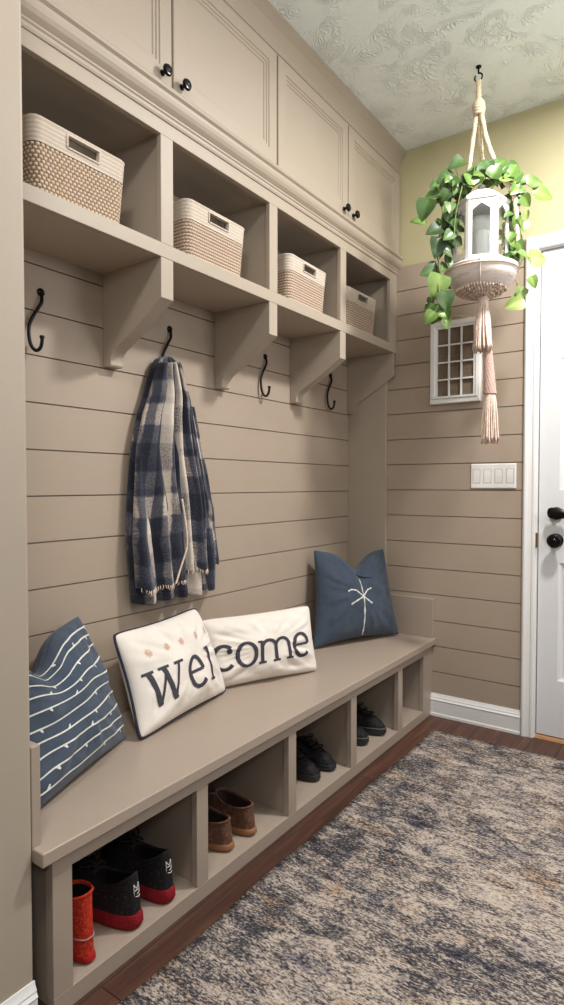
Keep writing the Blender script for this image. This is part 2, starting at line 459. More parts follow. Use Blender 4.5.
# the wall the nook is let into
structure(MB().box(-.12, .478, YF, YN, 0, CEIL).build('wall_front', 'paint', bevel=.008, seg=3))
zb = [.228, .362, .494, .63, .764, .901, 1.039, 1.174, 1.309, 1.442, 1.578, 1.71, 1.837, 1.968, 2.10, 2.228]
ZS = 2.356; DX0, DX1, DZ = .990, 1.895, 2.303
w = MB()
def face(x0, x1, z0, z1):
    zz = [z for z in zb if z0 < z < z1]
    q = [(-d, z) for d, z in shiplap_profile(zz, z0, z1)]
    w.prism(q+[(.15, z1), (.15, z0)], 0, x0, x1)
face(0, DX0, 0, ZS); face(DX0, DX1, DZ, ZS); face(DX1, XR, 0, ZS)
structure(w.build('wall_back', 'shiplap'))
structure(MB().box(-.12, XR, 0.0, .15, ZS, CEIL).build('wall_upper', 'olive'))
# door casing, jamb, threshold
def casing_profile(w_):   # (across, out) from the opening outward
    return [(0, 0), (0, .010), (.006, .014), (.014, .014), (.018, .011), (.034, .015), (.040, .019), (w_-.010, .021), (w_-.004, .017), (w_, .012), (w_, 0)]
W_ = .058
cp = casing_profile(W_)
mb = MB()
rings = []
for (px, pz, sx, sz) in ((DX0+.006, 0, -1, 0), (DX0+.006, DZ-.006, -1, 1), (DX1-.006, DZ-.006, 1, 1), (DX1-.006, 0, 1, 0)):
    rings.append([(px+sx*a, -o_, pz+sz*a) for a, o_ in cp])
mb.loops(rings, True, True)
tr = structure(mb.build('trim_1', 'white'))
jm = MB(); jm.box(DX0, DX0+.012, 0, .14, 0, DZ); jm.box(DX1-.012, DX1, 0, .14, 0, DZ); jm.box(DX0+.012, DX1-.012, 0, .14, DZ-.012, DZ)
structure(jm.build('trim_2', 'white'))
th = structure(MB().prism([(.0, 0), (.004, .012), (.03, .016), (.14, .016), (.14, 0)], 0, DX0+.012, DX1-.012).build('trim_3', 'threshold'))

def panel_frame(mb, u0, u1, v0, v1, steps, pt, center=True):
    """nested rectangles: steps = [(inset, depth)]; pt(u, v, depth) -> xyz"""
    rr = []
    for ins, d in steps:
        rr.append([pt(u0+ins, v0+ins, d), pt(u1-ins, v0+ins, d), pt(u1-ins, v1-ins, d), pt(u0+ins, v1-ins, d)])
    mb.loops(rr, False, center)

# six panel door
DL, DR, DB, DT = DX0+.0165, DX1-.0165, .02, DZ-.016
dm = MB()
us = [DL, 1.095, 1.395, 1.490, 1.790, DR]; vs_ = [DB, .285, .838, 1.177, 1.785, 1.936, 2.187, DT]
yd = .012
P_ = lambda u, v, d: (u, yd+d, v)
for i in range(5):
    for j in range(7):
        u0, u1, v0, v1 = us[i], us[i+1], vs_[j], vs_[j+1]
        if i in (1, 3) and j in (1, 3, 5):
            panel_frame(dm, u0, u1, v0, v1, [(0, 0), (.006, .004), (.018, .009), (.030, .009), (.044, .003)], P_)
        else:
            dm.add([P_(u0, v0, 0), P_(u1, v0, 0), P_(u1, v1, 0), P_(u0, v1, 0)], [(0, 1, 2, 3)])
# back and edges
y2 = yd+.04
dm.add([(DL, yd, DB), (DR, yd, DB), (DR, yd, DT), (DL, yd, DT), (DL, y2, DB), (DR, y2, DB), (DR, y2, DT), (DL, y2, DT)],
       [(4, 7, 6, 5), (0, 1, 5, 4), (1, 2, 6, 5), (2, 3, 7, 6), (3, 0, 4, 7)])
door = structure(dm.build('door_1', 'door', weld=True, smooth=30))
def kn(mb, prof, x, z): mb.lathe([(r, yd-h) for r, h in prof], (x, 0, z), 'y', 32); return mb
# privacy lever (upper) and knob (lower)
dlk = kn(MB(), [(0, 0), (.030, 0), (.030, .004), (.026, .009), (.010, .011), (.010, .035), (0, .035)], 1.084, 1.068).build('rosette', 'knob', door, smooth=35)
lv = MB()
def lever(a, b):
    t = a; ang = 2*pi*b
    x = 1.050+.090*t; wz = .0270*(1-(2*t-.75)**2*.35)*sqrt(max(0, 1-(2*t-1)**8)); wy = .012*sqrt(max(0, 1-(2*t-1)**6))
    return (x, yd-.040+wy*cos(ang), 1.072-.006*t+wz*sin(ang))
lv.grid(lever, 20, 20, cv=True).build('lever', 'knob', door, smooth=True)
kn(MB(), [(0, 0), (.032, 0), (.032, .004), (.027, .008), (.012, .010), (.011, .026), (.020, .032), (.031, .042), (.033, .050), (.029, .058), (.018, .0625), (.012, .0615), (.009, .064), (0, .0645)], 1.084, .943).build('door_knob', 'knob', door, smooth=35)
MB().box(DX0-.001, DX0+.0135, -.003, .010, .905, .975).build('strike_plate', 'brass', door, bevel=.001)

# baseboards
bp = [(0, 0), (-.016, 0), (-.016, .012), (-.013, .018), (-.013, .080), (-.015, .084), (-.010, .092), (-.010, .097), (-.005, .106), (-.003, .115), (0, .115)]
structure(MB().prism(bp, 0, .487, .937).build('baseboard_back', 'white', smooth=25))
structure(MB().prism(bp, 0, 1.948, XR).build('baseboard_right', 'white', smooth=25))
structure(MB().prism([(.478-a, b) for a, b in bp], 1, YF, YN).build('baseboard_left', 'white', smooth=25))

# pilaster in the corner under the cubbies
structure(MB().box(0, .230, -.020, 0, .610, 1.903).build('trim_4', 'paint', bevel=.002))

# ------------------------------------------------------------------ mouldings
mid = [(.275, 2.318), (.284, 2.318), (.287, 2.324), (.287, 2.332), (.291, 2.336), (.291, 2.341), (.296, 2.345), (.303, 2.352), (.309, 2.362), (.312, 2.372), (.312, 2.378), (.308, 2.381), (.308, 2.386), (.316, 2.392), (.318, 2.399), (.314, 2.406), (.304, 2.410), (.275, 2.410)]
structure(MB().prism(mid, 1, YN, -.0005).build('trim_5', 'paint', smooth=12))
cr = [(.27, 2.838), (.286, 2.838), (.286, 2.846), (.292, 2.849), (.292, 2.858), (.288, 2.862), (.290, 2.876), (.297, 2.896), (.309, 2.916), (.324, 2.932), (.330, 2.937), (.330, CEIL), (.27, CEIL)]
structure(MB().prism(cr, 1, YN, -.0005).build('trim_6', 'paint', smooth=12))

# ------------------------------------------------------------------ open cubby shelf with brackets
cs = thing('cubby_shelf', 'wall-hung row of four open greige cubbies with curved brackets under the cabinets', 'shelf', (.0, -1.14, 1.903))
ZB0, ZB1, ZT0, ZT1 = 1.903, 1.946, 2.275, 2.325
DIV = [-1.675, -1.115, -.573]
MB().box(.001, .262, YN+.001, -.001, ZB0, ZB1).build('shelf_board', 'paint', cs)
MB().box(.001, .262, YN+.001, -.001, ZT0+.012, ZT1).build('top_board', 'paint', cs)
MB().box(.0005, .006, YN+.001, -.001, ZB1, ZT0+.012).build('back_panel', 'paint', cs)
for d in DIV: MB().box(.006, .262, d-.013, d+.013, ZB1, ZT0+.012).build('divider', 'paint', cs)
MB().box(.006, .262, YN+.001, YN+.02, ZB1, ZT0+.012).build('side_panel', 'paint', cs)
MB().box(.006, .262, -.068, -.001, ZB1, ZT0+.012).build('side_panel', 'paint', cs)
ff = MB(); X0, X1 = .262, .280
ff.box(X0, X1, YN+.001, -.001, ZB0, ZB1); ff.box(X0, X1, YN+.001, -.001, ZT0, ZT1)
for d in DIV: ff.box(X0, X1, d-.026, d+.026, ZB1, ZT0)
ff.box(X0, X1, YN+.001, -2.20, ZB1, ZT0); ff.box(X0, X1, -.083, -.001, ZB1, ZT0)
ff.build('face_frame', 'paint', cs, bevel=.0012)
# brackets: straight slope, a concave sweep into a small square foot at the wall
prof = [(.001, ZB0), (.279, ZB0), (.279, 1.779)]
prof += [(p.x, p.y) for p in catmull([(.272, 1.775, 0), (.20, 1.728, 0), (.142, 1.693, 0), (.095, 1.667, 0), (.060, 1.648, 0), (.043, 1.630, 0), (.038, 1.612, 0)], 5)]
prof += [(.038, 1.600), (.034, 1.5945), (.001, 1.5945)]
for (a, b) in [(d-.026, d+.026) for d in DIV]+[(-.036, -.0215)]:
    MB().prism(prof, 1, a, b).build('bracket', 'paint', cs, bevel=.0015)

# ------------------------------------------------------------------ wall cabinets with doors
def cabinet(y0, y1, splits, knobs, label):
    c = thing('wall_cabinet', label, 'cabinet', (0, (y0+y1)/2, 2.327), group='wall cabinets above the cubbies')
    MB().box(.001, .279, y0+.001, y1-.001, 2.327, CEIL-.002).build('body', 'paint', c)
    for (a, b), ky in zip(splits, knobs):
        m = MB(); xf = .300
        pt = lambda u, v, d: (xf-d, u, v)
        z0, z1 = 2.4145, 2.834
        panel_frame(m, a, b, z0, z1, [(0, .020), (0, .002), (.002, 0), (.048, 0), (.050, .004), (.058, .0045), (.060, .008), (.068, .0085), (.071, .0125)], pt)
        m.add([(.280, a, z0), (.280, b, z0), (.280, b, z1), (.280, a, z1)], [(0, 1, 2, 3)])
        d = m.build('door', 'paint', c, weld=True)
        k = MB()
        k.lathe([(0, 0), (.009, 0), (.009, .003), (.0055, .005), (.0055, .012), (.010, .016), (.0165, .020), (.0175, .024), (.0145, .029), (.008, .0305), (.006, .030), (0, .0315)], (xf, ky, 2.441), 'x', 24)
        k.build('knob', 'knob', d, smooth=40)
    return c
cabinet(YN, -1.116, [(-2.215, -1.6715), (-1.6635, -1.1205)], [-1.712, -1.630], 'near two-door greige wall cabinet over the two largest baskets, left of the pair')
cabinet(-1.116, 0, [(-1.1115, -.568), (-.560, -.012)], [-.606, -.521], 'far two-door greige wall cabinet against the olive back wall, right of the pair')

# ------------------------------------------------------------------ bench
bench = thing('storage_bench', 'long greige bench with five open shoe cubbies below the pillows', 'bench', (.0, -1.14, 0))
MB().box(.001, .512, YN+.002, -.001, .372, .405).build('bench_top', 'paint_bench', bench, bevel=.004, seg=3)
BD = [-1.752, -1.292, -.8455, -.3905]
fm = MB(); fx0, fx1 = .468, .490
fm.box(fx0, fx1, -2.240, -.001, .330, .372); fm.box(fx0, fx1, -2.240, -.001, .0005, .046)
fm.box(.462, fx1, -2.240, -2.189, .046, .330); fm.box(fx0, fx1, -.112, -.001, .046, .330)
for d in BD: fm.box(fx0, fx1, d-.0235, d+.0235, .046, .330)
fm.build('face_frame', 'paint_bench', bench, bevel=.0012)
for d in BD: MB().box(.012, fx0, d-.012, d+.012, .046, .372).build('divider', 'paint_bench', bench)
MB().box(.012, fx0, -2.225, -2.200, .0005, .372).build('side_panel', 'paint_bench', bench)
MB().box(.012, fx0, -.108, -.001, .046, .372).build('side_panel', 'paint_bench', bench)
MB().box(.012, fx0, -2.2, -.001, .020, .0455).build('bottom_board', 'paint_bench', bench)
MB().box(.001, .012, -2.225, -.001, .0005, .372).build('back_panel', 'paint_bench', bench)
MB().box(.001, .502, -.021, -.001, .405, .609).build('end_panel', 'paint_bench', bench, bevel=.002)
MB().box(.001, .474, YN+.002, YN+.024, .405, .628).build('end_panel', 'paint_bench', bench, bevel=.002)

# ------------------------------------------------------------------ coat hooks
hk = [(.004, 0, 0), (.013, -.005, -.030), (.012, -.018, -.055), (.012, -.036, -.085), (.013, -.048, -.115), (.017, -.050, -.148), (.022, -.045, -.174), (.030, -.036, -.185), (.037, -.027, -.177), (.041, -.024, -.160), (.042, -.024, -.146)]
def make_hook(loc, label):
    h = thing('coat_hook', label, 'hook', loc, group='black iron coat hooks on the shiplap')
    m = MB(); pts = catmull(hk, 5); m.tube(pts, [.0052 if i > 3 else .0048 for i in range(len(pts))], 10); 
    m.build('hook_arm', 'black', h, local=True, smooth=50)
    q = MB(); q.lathe([(0, 0), (.0125, 0), (.0125, .003), (.009, .007), (0, .010)], (0, 0, 0), 'x', 20)
    q.lathe([(0, .007), (.005, .009), (.004, .012), (0, .013)], (0, 0, 0), 'x', 10)
    q.build('mounting_disc', 'black', h, local=True, smooth=40)
    f = MB(); f.lathe([(.0068, -.004), (.0076, 0), (.0068, .004), (0, .0065)], (.042, -.024, -.145), 'z', 12)
    f.build('tip', 'black', h, local=True, smooth=40)
    return h
h0 = make_hook((.0, -.798, 1.784), 'bare black coat hook under the third basket, right of the plaid scarf')
dup(h0, (.0, -1.932, 1.784), 0, 'bare black coat hook under the first basket, left of the plaid scarf')
dup(h0, (.0, -1.395, 1.784), 0, 'black coat hook that the plaid scarf hangs from')
dup(h0, (.0, -.222, 1.784), 0, 'bare black coat hook under the fourth basket, nearest the corner')

# ------------------------------------------------------------------ baskets
def rrect(hx, hy, r, n):
    """rounded rectangle outline, n points, starting mid -x side; returns function of u"""
    segs = []
    L1 = 2*(hx-r); L2 = 2*(hy-r); A = pi*r/2; tot = 2*L1+2*L2+4*A
    def f(u):
        d = (u % 1)*tot
        # front side (+x) along +y, corner, +y side along -x, corner, back, corner, -y side, corner
        for (kind, ln, p) in (('l', L2, ((hx, -(hy-r)), (hx, hy-r))), ('a', A, ((hx-r, hy-r), 0)), ('l', L1, ((hx-r, hy), (-(hx-r), hy))), ('a', A, ((-(hx-r), hy-r), pi/2)),
                              ('l', L2, ((-hx, hy-r), (-hx, -(hy-r)))), ('a', A, ((-(hx-r), -(hy-r)), pi)), ('l', L1, ((-(hx-r), -hy), (hx-r, -hy))), ('a', A, ((hx-r, -(hy-r)), 3*pi/2))):
            if d <= ln:
                if kind == 'l':
                    t = d/ln if ln > 0 else 0
                    (x0, y0), (x1, y1) = p; return (x0+(x1-x0)*t, y0+(y1-y0)*t)
                (cx, cy), a0 = p; a = a0+(pi/2)*d/ln
                return (cx+r*cos(a), cy+r*sin(a))
            d -= ln
        return (hx, -(hy-r))
    return f, tot
def make_basket(loc, label, dots, wid, dep, hgt, rz=0):
    b = thing('storage_basket', label, 'basket', loc, rz, group='woven baskets in the open cubbies')
    hy, hx = wid/2, dep/2
    ft, tot = rrect(hx, hy, .030, 0); fb, _ = rrect(hx-.012, hy-.014, .030, 0)
    zband = hgt*.70
    NU = 520 if dots else 380
    nk = 72 if dots else 60; rows = 14 if dots else 13
    def knot(u, t):
        if dots:
            r = t*rows; k = int(r); ph = (u*nk+(k % 2)*.5) % 1; fr = r-k
            return max(0, 1-((ph-.5)/.46)**2)*max(0, 1-((fr-.5)/.5)**2)
        r = t*rows; k = int(r); fr = r-k; ph = (u*nk*1.4+(.35 if k % 2 else 0)+(fr*.9 if k % 2 else -fr*.9)) % 1
        return (.35+.65*max(0, 1-((ph-.5)/.5)**2))*max(0, 1-((fr-.5)/.5)**2)
    def pos(u, z, out):
        t = z/hgt; (x0, y0), (x1, y1) = fb(u), ft(u)
        x, y = lerp(x0, x1, t), lerp(y0, y1, t); l = sqrt((x/hx)**4+(y/hy)**4)+1e-6
        nx, ny = (x/hx)**3, (y/hy)**3; q = sqrt(nx*nx+ny*ny)+1e-6
        return (x+nx/q*out, y+ny/q*out, z)
    def fn(u, v): return pos(u, .003+v*(zband-.003), .0045*knot(u, v*.999)-.002)
    m = MB(); m.grid(fn, NU, 88, cu=True, tintf=lambda u, v: knot(u, v*.999))
    # base
    m.loops([[pos(i/60, .003, -.002) for i in range(60)], [pos(i/60, .006, -.010) for i in range(60)]], True, False)
    m.build('woven_body', 'weave_dots' if dots else 'weave_rows', b, local=True, smooth=True)
    # band with the hand slots, double walled
    ring = MB(); rz_ = hgt-zband; front = (2*(hy-.03))/tot/2      # u at the middle of the front side
    hw = .050/tot; back = .5+front+0.0
    Lx = 2*(hx-.03)+pi*.03
    back = ((2*(hy-.03))+Lx+(hy-.03))/tot
    def slot(u, v): return abs(u-front) < hw and .34 < v < .80
    def nubs(u, v): return .5+.5*sin(v*pi*10)*1.0
    NB = 300
    def outer(u, v): return pos(u, zband+v*rz_, .0015+.0006*sin(v*pi*11)+.0012*exp(-((v-1)/.05)**2))
    def inner(u, v): return pos(u, zband+v*rz_, -.009)
    ring.grid(outer, NB, 30, cu=True, skip=slot, tintf=lambda u, v: .55+.2*sin(v*pi*11))
    ring.grid(inner, NB, 30, cu=True, skip=slot, tintf=lambda u, v: .3)
    # rim and slot returns
    ring.loops([[outer(i/NB, 1) for i in range(NB)], [tuple(Vector(pos(i/NB, hgt+.004, -.002))) for i in range(NB)], [inner(i/NB, 1) for i in range(NB)]])
    for c0 in (front,):
        us_ = [i/NB for i in range(NB) if slot((i+.5)/NB, .5) and abs(i/NB-c0) < .1]; us_.append(us_[-1]+1/NB)
        vs2 = [j/30 for j in range(30) if .34 < (j+.5)/30 < .80]; vs2.append(vs2[-1]+1/30)
        per = [(u, vs2[0]) for u in us_]+[(us_[-1], v) for v in vs2[1:]]+[(u, vs2[-1]) for u in us_[::-1][1:]]+[(us_[0], v) for v in vs2[::-1][1:-1]]
        ring.loops([[outer(u, v) for u, v in per], [inner(u, v) for u, v in per]])
    ring.build('rim_band', 'band', b, local=True, smooth=50)
    # inside wall, its dark brown painted in as shade behind the hand slot
    ins = MB()
    ins.grid(lambda u, v: pos(u, .012+v*(hgt-.020), -.0112), NB, 40, cu=True, skip=lambda u, v: abs(u-front) < hw and .34 < (.012+v*(hgt-.020)-zband)/rz_ < .80)
    ins.loops([[pos(i/60, .012, -.0112) for i in range(60)], [pos(i/60, .0125, -.03) for i in range(60)]], False, True)
    ins.build('lining', 'brown_lining', b, local=True, smooth=60)
    # stitched binding round the front slot
    st = MB(); u0, u1, v0, v1 = front-hw-.003, front+hw+.003, .30, .84
    pl = [(lerp(u0, u1, i/12), v0) for i in range(13)]+[(u1, lerp(v0, v1, i/5)) for i in range(1, 6)]+[(lerp(u1, u0, i/12), v1) for i in range(1, 13)]+[(u0, lerp(v1, v0, i/5)) for i in range(1, 5)]
    st.tube([pos(u, zband+v*rz_, .0035) for u, v in pl], .0028, 6, closed=True)
    st.build('handle_binding', 'cord', b, local=True, smooth=True)
    return b
bz = ZB1+.0005
make_basket((.121, -1.950, bz), 'knobbly dotted woven basket with pale rim in the nearest cubby, largest in view', True, .315, .232, .208)
b2 = make_basket((.118, -1.381, bz), 'woven basket in braided rows with pale rim, second cubby from the left', False, .318, .232, .208)
dup(b2, (.118, -.790, bz), radians(1.5), 'woven basket in braided rows with pale rim, third cubby from the left')
dup(b2, (.114, -.288, bz), radians(-1), 'woven basket in braided rows with pale rim, farthest cubby by the back wall')

# ------------------------------------------------------------------ pillows
class Pillow:
    def __init__(s, BL, BR, TR, TL, T, pinch=.05, dent=0, dx=0, dw=.3, crease=0, p=.5, seed=1):
        s.c = [Vector(q) for q in (BL, BR, TR, TL)]; s.T = T; s.pinch = pinch; s.dent = dent; s.dx = dx; s.dw = dw; s.crease = crease; s.p = p; s.seed = seed
        s.n = (s.c[1]-s.c[0]).cross(s.c[3]-s.c[0]).normalized()
    def base(s, a, b):
        k = s.pinch
        a2 = a*(1-k*(1-b*b)); b2 = b*(1-k*(1-a*a))
        if s.dent:
            g = exp(-((a-s.dx)/s.dw)**2)*((b+1)/2)**3
            b2 -= s.dent*g
        u, v = (a2+1)/2, (b2+1)/2
        rr = 1-(.014 if s.dent else .045)*(abs(a*b))**7; u = .5+(u-.5)*rr; v = .5+(v-.5)*rr
        return s.c[0]*(1-u)*(1-v)+s.c[1]*u*(1-v)+s.c[2]*u*v+s.c[3]*(1-u)*v
    def P(s, a, b, side=1, off=0):
        a = max(-1, min(1, a)); b = max(-1, min(1, b))
        h = s.T*max(0, (1-a*a)*(1-b*b))**s.p
        if s.dent:
            g = exp(-((a-s.dx)/(s.dw*.55))**2)*max(0, (b+1)/2)**2.2
            h *= 1-.55*g
        sd = s.seed
        edge = max(abs(a), abs(b))
        wr = .010*(mnoise.noise((a*2.1+sd, b*2.1, sd))) + .006*mnoise.noise((a*5+sd*3, b*4, 2.2+sd))*edge
        an = atan2(b, a); cr = s.crease*mnoise.noise((an*5.5, edge*.8, sd*1.7))*max(0, edge-.35)*(1-edge)*9
        h += (wr+cr)*min(1, (1-edge)*4)
        return s.base(a, b)+s.n*(h*side+off)
    def build(s, root, mat, name='cover'):
        m = MB(); n = 110
        # denser toward the edge
        e = lambda t: sin((t-.5)*pi)*.6+(t*2-1)*.4
        wlen = (s.c[1]-s.c[0]).length; hlen = (s.c[3]-s.c[0]).length
        uvf = lambda a, b: (e(a)*wlen/2, e(b)*hlen/2)
        m.grid(lambda a, b: s.P(e(a), e(b), 1), n, n, uvf=uvf)
        m.grid(lambda a, b: s.P(e(a), e(b), -1), n, n, uvf=uvf)
        return m.build(name, mat, root, smooth=True, weld=True)
    def edge(s, t):
        t = (t % 1)*4; i = int(t); f = t-i
        a, b = [(-1+2*f, -1), (1, -1+2*f), (1-2*f, 1), (-1, 1-2*f)][i]
        return s.base(a, b)
def strip(m, pil, pts, wds, off=.0024, k=1, sub=6, ends=True):
    """ribbon lying on a pillow; pts in pillow coordinates, wds half widths in metres"""
    wl = (pil.c[1]-pil.c[0]).length/2; hl = (pil.c[3]-pil.c[0]).length/2
    q = [(p[0]*wl, p[1]*hl) for p in pts]
    n = len(q); rows = []
    for i in range(n):
        t = Vector((q[min(i+1, n-1)][0]-q[max(i-1, 0)][0], q[min(i+1, n-1)][1]-q[max(i-1, 0)][1])); t.normalize()
        nn = Vector((-t.y, t.x)); w_ = wds[i] if isinstance(wds, (list, tuple)) else wds
        rows.append([((q[i][0]+nn.x*w_*f)/wl, (q[i][1]+nn.y*w_*f)/hl) for f in (-1, 0, 1)])
    o = len(m.v)
    for r in rows:
        for f, (a, b) in enumerate(r): m.v.append(tuple(pil.P(a, b, 1, off if f == 1 else off*.8)))
    for i in range(n-1):
        for f in (0, 1): m.f.append((o+i*3+f, o+i*3+f+1, o+(i+1)*3+f+1, o+(i+1)*3+f))
def dense(pts, k):
    out = []
    for i in range(len(pts)-1):
        for j in range(k): out.append((lerp(pts[i][0], pts[i+1][0], j/k), lerp(pts[i][1], pts[i+1][1], j/k)))
    out.append(pts[-1]); return out
class Letters:
    """slab serif glyph strokes; unit = x-height; base(x, y) -> pillow coordinates"""
    def __init__(s, pil, T): s.m = MB(); s.p = pil; s.T = T
    def st(s, gx, sc, pts, w_):
        """pts in glyph units, w_ half width (number or list) in glyph units"""
        k = 5; d = dense(pts, k); ws = w_ if not isinstance(w_, (list, tuple)) else [lerp(w_[min(i//k, len(w_)-1)], w_[min(i//k+1, len(w_)-1)], (i % k)/k) for i in range(len(d))]
        q = [s.T(gx+x*sc, y*sc) for x, y in d]
        ww = [a*sc*s.unit for a in ws] if isinstance(ws, list) else ws*sc*s.unit
        strip(s.m, s.p, q, ww)
    def arc(s, gx, sc, cx, cy, rx, ry, a0, a1, thick, thin, n=26, tilt=0):
        pts = []; ws = []
        for i in range(n+1):
            a = radians(lerp(a0, a1, i/n)); pts.append((cx+rx*cos(a), cy+ry*sin(a))); ws.append(lerp(thin, thick, abs(cos(a))))
        s.st(gx, sc, pts, ws)
    def glyph(s, ch, gx, sc=1):
        k, t = .094, .052
        S_ = lambda pts, w_: s.st(gx, sc, pts, w_)
        if ch == 'W':
            H = 1.26
            S_([(.18, H), (.55, 0.0)], k*1.12); S_([(.55, 0.0), (.90, H*.86)], t*1.1); S_([(.84, H), (1.22, 0)], k*1.12); S_([(1.22, 0), (1.60, H)], t*1.1)
            for x in (.18, .86, 1.60): S_([(x-.24, H-.03), (x+.24, H-.03)], t)
        elif ch == 'l':
            S_([(.26, 1.34), (.26, 0)], k*.95); S_([(.02, 1.30), (.28, 1.32)], t*.9); S_([(.02, .035), (.50, .035)], t*.9)
        elif ch == 'o': s.arc(gx, sc, .50, .5, .42, .50, 0, 360, k, t*1.1, 40)
        elif ch == 'c':
            s.arc(gx, sc, .50, .5, .42, .50, 45, 318, k, t*1.2, 34); s.arc(gx, sc, .745, .74, .055, .055, 0, 360, .06, .06, 14)
        elif ch == 'e':
            s.arc(gx, sc, .50, .5, .41, .50, 2, 318, k, t*1.2, 36); S_([(.10, .53), (.90, .53)], t)
        elif ch == 'm':
            for x in (.20, .90, 1.60):
                S_([(x, .74 if x > .3 else .98), (x, 0)], k*.9); S_([(x-.18, .035), (x+.18, .035)], t*.9)
            S_([(.02, .955), (.22, .955)], t*.9)
            for x in (.20, .90): s.arc(gx, sc, x+.35, .66, .35, .31, 172, 0, k*.85, t*1.2, 18)

def root_of(c): return tuple((Vector(c[0])+Vector(c[1]))/2)
# striped blue pillow, nearest
c1 = ((.372, -2.235, .409), (.190, -1.775, .409), (.050, -1.845, .790), (.225, -2.235, .770))
p1 = Pillow(*c1, .085, pinch=.05, dent=.42, dx=-.30, dw=.36, crease=.01, seed=2)
r1 = thing('pillow', 'blue square pillow with white barbed stripes, at the near end of the bench', 'pillow', root_of(c1))
p1.build(r1, 'denim')
sm = MB()
rows_ = [-.80, -.62, -.43, -.24, -.05, .14, .33, .52, .71, .86]
for i, b in enumerate(rows_):
    pts = []
    for j in range(61):
        a = -.985+1.955*j/60
        pts.append((a, b+.016*sin(3.1*a+i*1.7)+.02*a*(1 if i < 5 else -1)*.5+.008*sin(9*a+i)))
    strip(sm, p1, pts, .0023, .0024)
    for q in range(3):
        a = -.75+.62*q+.13*((i*5+q*3) % 4)
        y = b+.016*sin(3.1*a+i*1.7)+.01*a*(1 if i < 5 else -1)+.008*sin(9*a+i)
        sg = -1 if (i+q) % 3 else 1
        strip(sm, p1, dense([(a-.012, y), (a+.012, y+sg*.055)], 3), [.0045, .004, .003, .0018], .0020)
sm.build('stripe_embroidery', 'thread', r1)

# "Wel" pillow
c2 = ((.245, -1.772, .409), (.165, -1.262, .409), (.055, -1.316, .730), (.110, -1.764, .722))
p2 = Pillow(*c2, .084, pinch=.065, crease=.012, seed=5)
r2 = thing('pillow', 'cream pillow with navy piping lettered Wel in dark type, front of the cream pair', 'pillow', root_of(c2))
p2.build(r2, 'cream')
MB().tube([p2.edge(i/160) for i in range(160)], .0048, 8, closed=True).build('piping', 'navy', r2, smooth=True)
c3 = ((.105, -1.300, .409), (.312, -.838, .409), (.235, -.785, .672), (.045, -1.290, .672))
p3 = Pillow(*c3, .076, pinch=.055, crease=.010, seed=8)
r3 = thing('pillow', 'cream lumbar pillow lettered come in dark type, tucked behind the piped cream one', 'pillow', root_of(c3))
p3.build(r3, 'cream')
MB().tube([p3.edge(i/160) for i in range(160)], .0022, 6, closed=True).build('seam', 'cream', r3, smooth=True)
xh2 = .0935
L2 = Letters(p2, lambda x, y: (x*xh2/.257, -.600+.545*y)); L2.unit = xh2
def put(Lt, ch, a0, unit, half, sc=1): Lt.glyph(ch, a0*half/unit, sc)
put(L2, 'W', -.875, xh2, .257); put(L2, 'e', -.115, xh2, .257, 1.16); put(L2, 'l', .405, xh2, .257)
L2.m.build('lettering', 'ink', r2)
for q, (a, b) in enumerate([(-.70, .436), (-.37, .443), (-.03, .441), (.34, .455), (.72, .470)]):
    fl = MB()
    for k in range(7):
        an = 2*pi*k/7+q*.5; ca, sb_ = cos(an)/.257, sin(an)/.17
        strip(fl, p2, [(a+ca*r_, b+sb_*r_) for r_ in (.001, .006, .011, .0155)], [.0010, .0036, .0034, .0012], .0016)
    for k in range(5):
        an = 2*pi*k/5; ca, sb_ = cos(an)/.257, sin(an)/.17
        strip(fl, p2, [(a+ca*r_, b+sb_*r_) for r_ in (.000, .003, .006)], [.002, .0025, .001], .0022)
    fl.build('blossom_embroidery', 'peach', r2)
xh3 = .095
L3 = Letters(p3, lambda x, y: (x*xh3/.253, -.49+.68*y+.045*(x*xh3/.253+.8)*.5)); L3.unit = xh3
put(L3, 'c', -.985, xh3, .253); put(L3, 'o', -.615, xh3, .253); put(L3, 'm', -.235, xh3, .253, 1.0); put(L3, 'e', .44, xh3, .253)
L3.m.build('lettering', 'ink', r3)
# blue pillow in the corner
c4 = ((.115, -.572, .409), (.335, -.062, .409), (.235, -.050, .860), (.045, -.455, .876))
p4 = Pillow(*c4, .095, pinch=.10, dent=.34, dx=.06, dw=.34, crease=.01, seed=11)
r4 = thing('pillow', 'plain blue square pillow with a white stitched star, standing in the far corner', 'pillow', root_of(c4))
p4.build(r4, 'denim_dark')
sr = MB()
strip(sr, p4, dense([(-.028, .50), (-.024, .25), (-.026, -.01), (-.022, -.35), (-.024, -.60), (.0, -.86), (.02, -.95)], 5), [.0042+.0016*sin(i*1.3) for i in range(31)], .002)
for ry in ([(-.43, .085), (-.34, .13), (-.22, .12), (-.10, .03), (-.026, -.02)], [(.22, .175), (.13, .15), (.05, .06), (-.024, -.02)], [(-.37, -.215), (-.20, -.12), (-.026, -.02)], [(.185, -.225), (.08, -.12), (-.024, -.02)]):
    d = dense(ry, 5); strip(sr, p4, d, [.0042+.0012*sin(i*1.7) for i in range(len(d))], .002)
sr.build('star_stitching', 'thread', r4)
tw = MB(); q0 = p4.P(.10, .60, 1, .004)
tw.tube([p4.P(a, b, 1, .003) for a, b in ((-.08, .66), (.0, .62), (.12, .55), (.28, .44))], [.001, .004, .004, .001], 6)
tw.build('knotted_tie', 'navy', r4, smooth=True)
# ------------------------------------------------------------------ rug
rg = MB()
def rugf(a, b):
    x = .597+1.75*a; y = -.243-3.1*b
    return (x+.004*sin(9*y), y+.004*sin(7*x), .0125+.0008*sin(13*x)*sin(11*y))
rg.grid(rugf, 60, 90)
o = rg.build('area_rug', 'rug', None, smooth=True, solid=.012)
tag(o, 'large distressed navy and cream rug on the dark wood floor', 'rug')
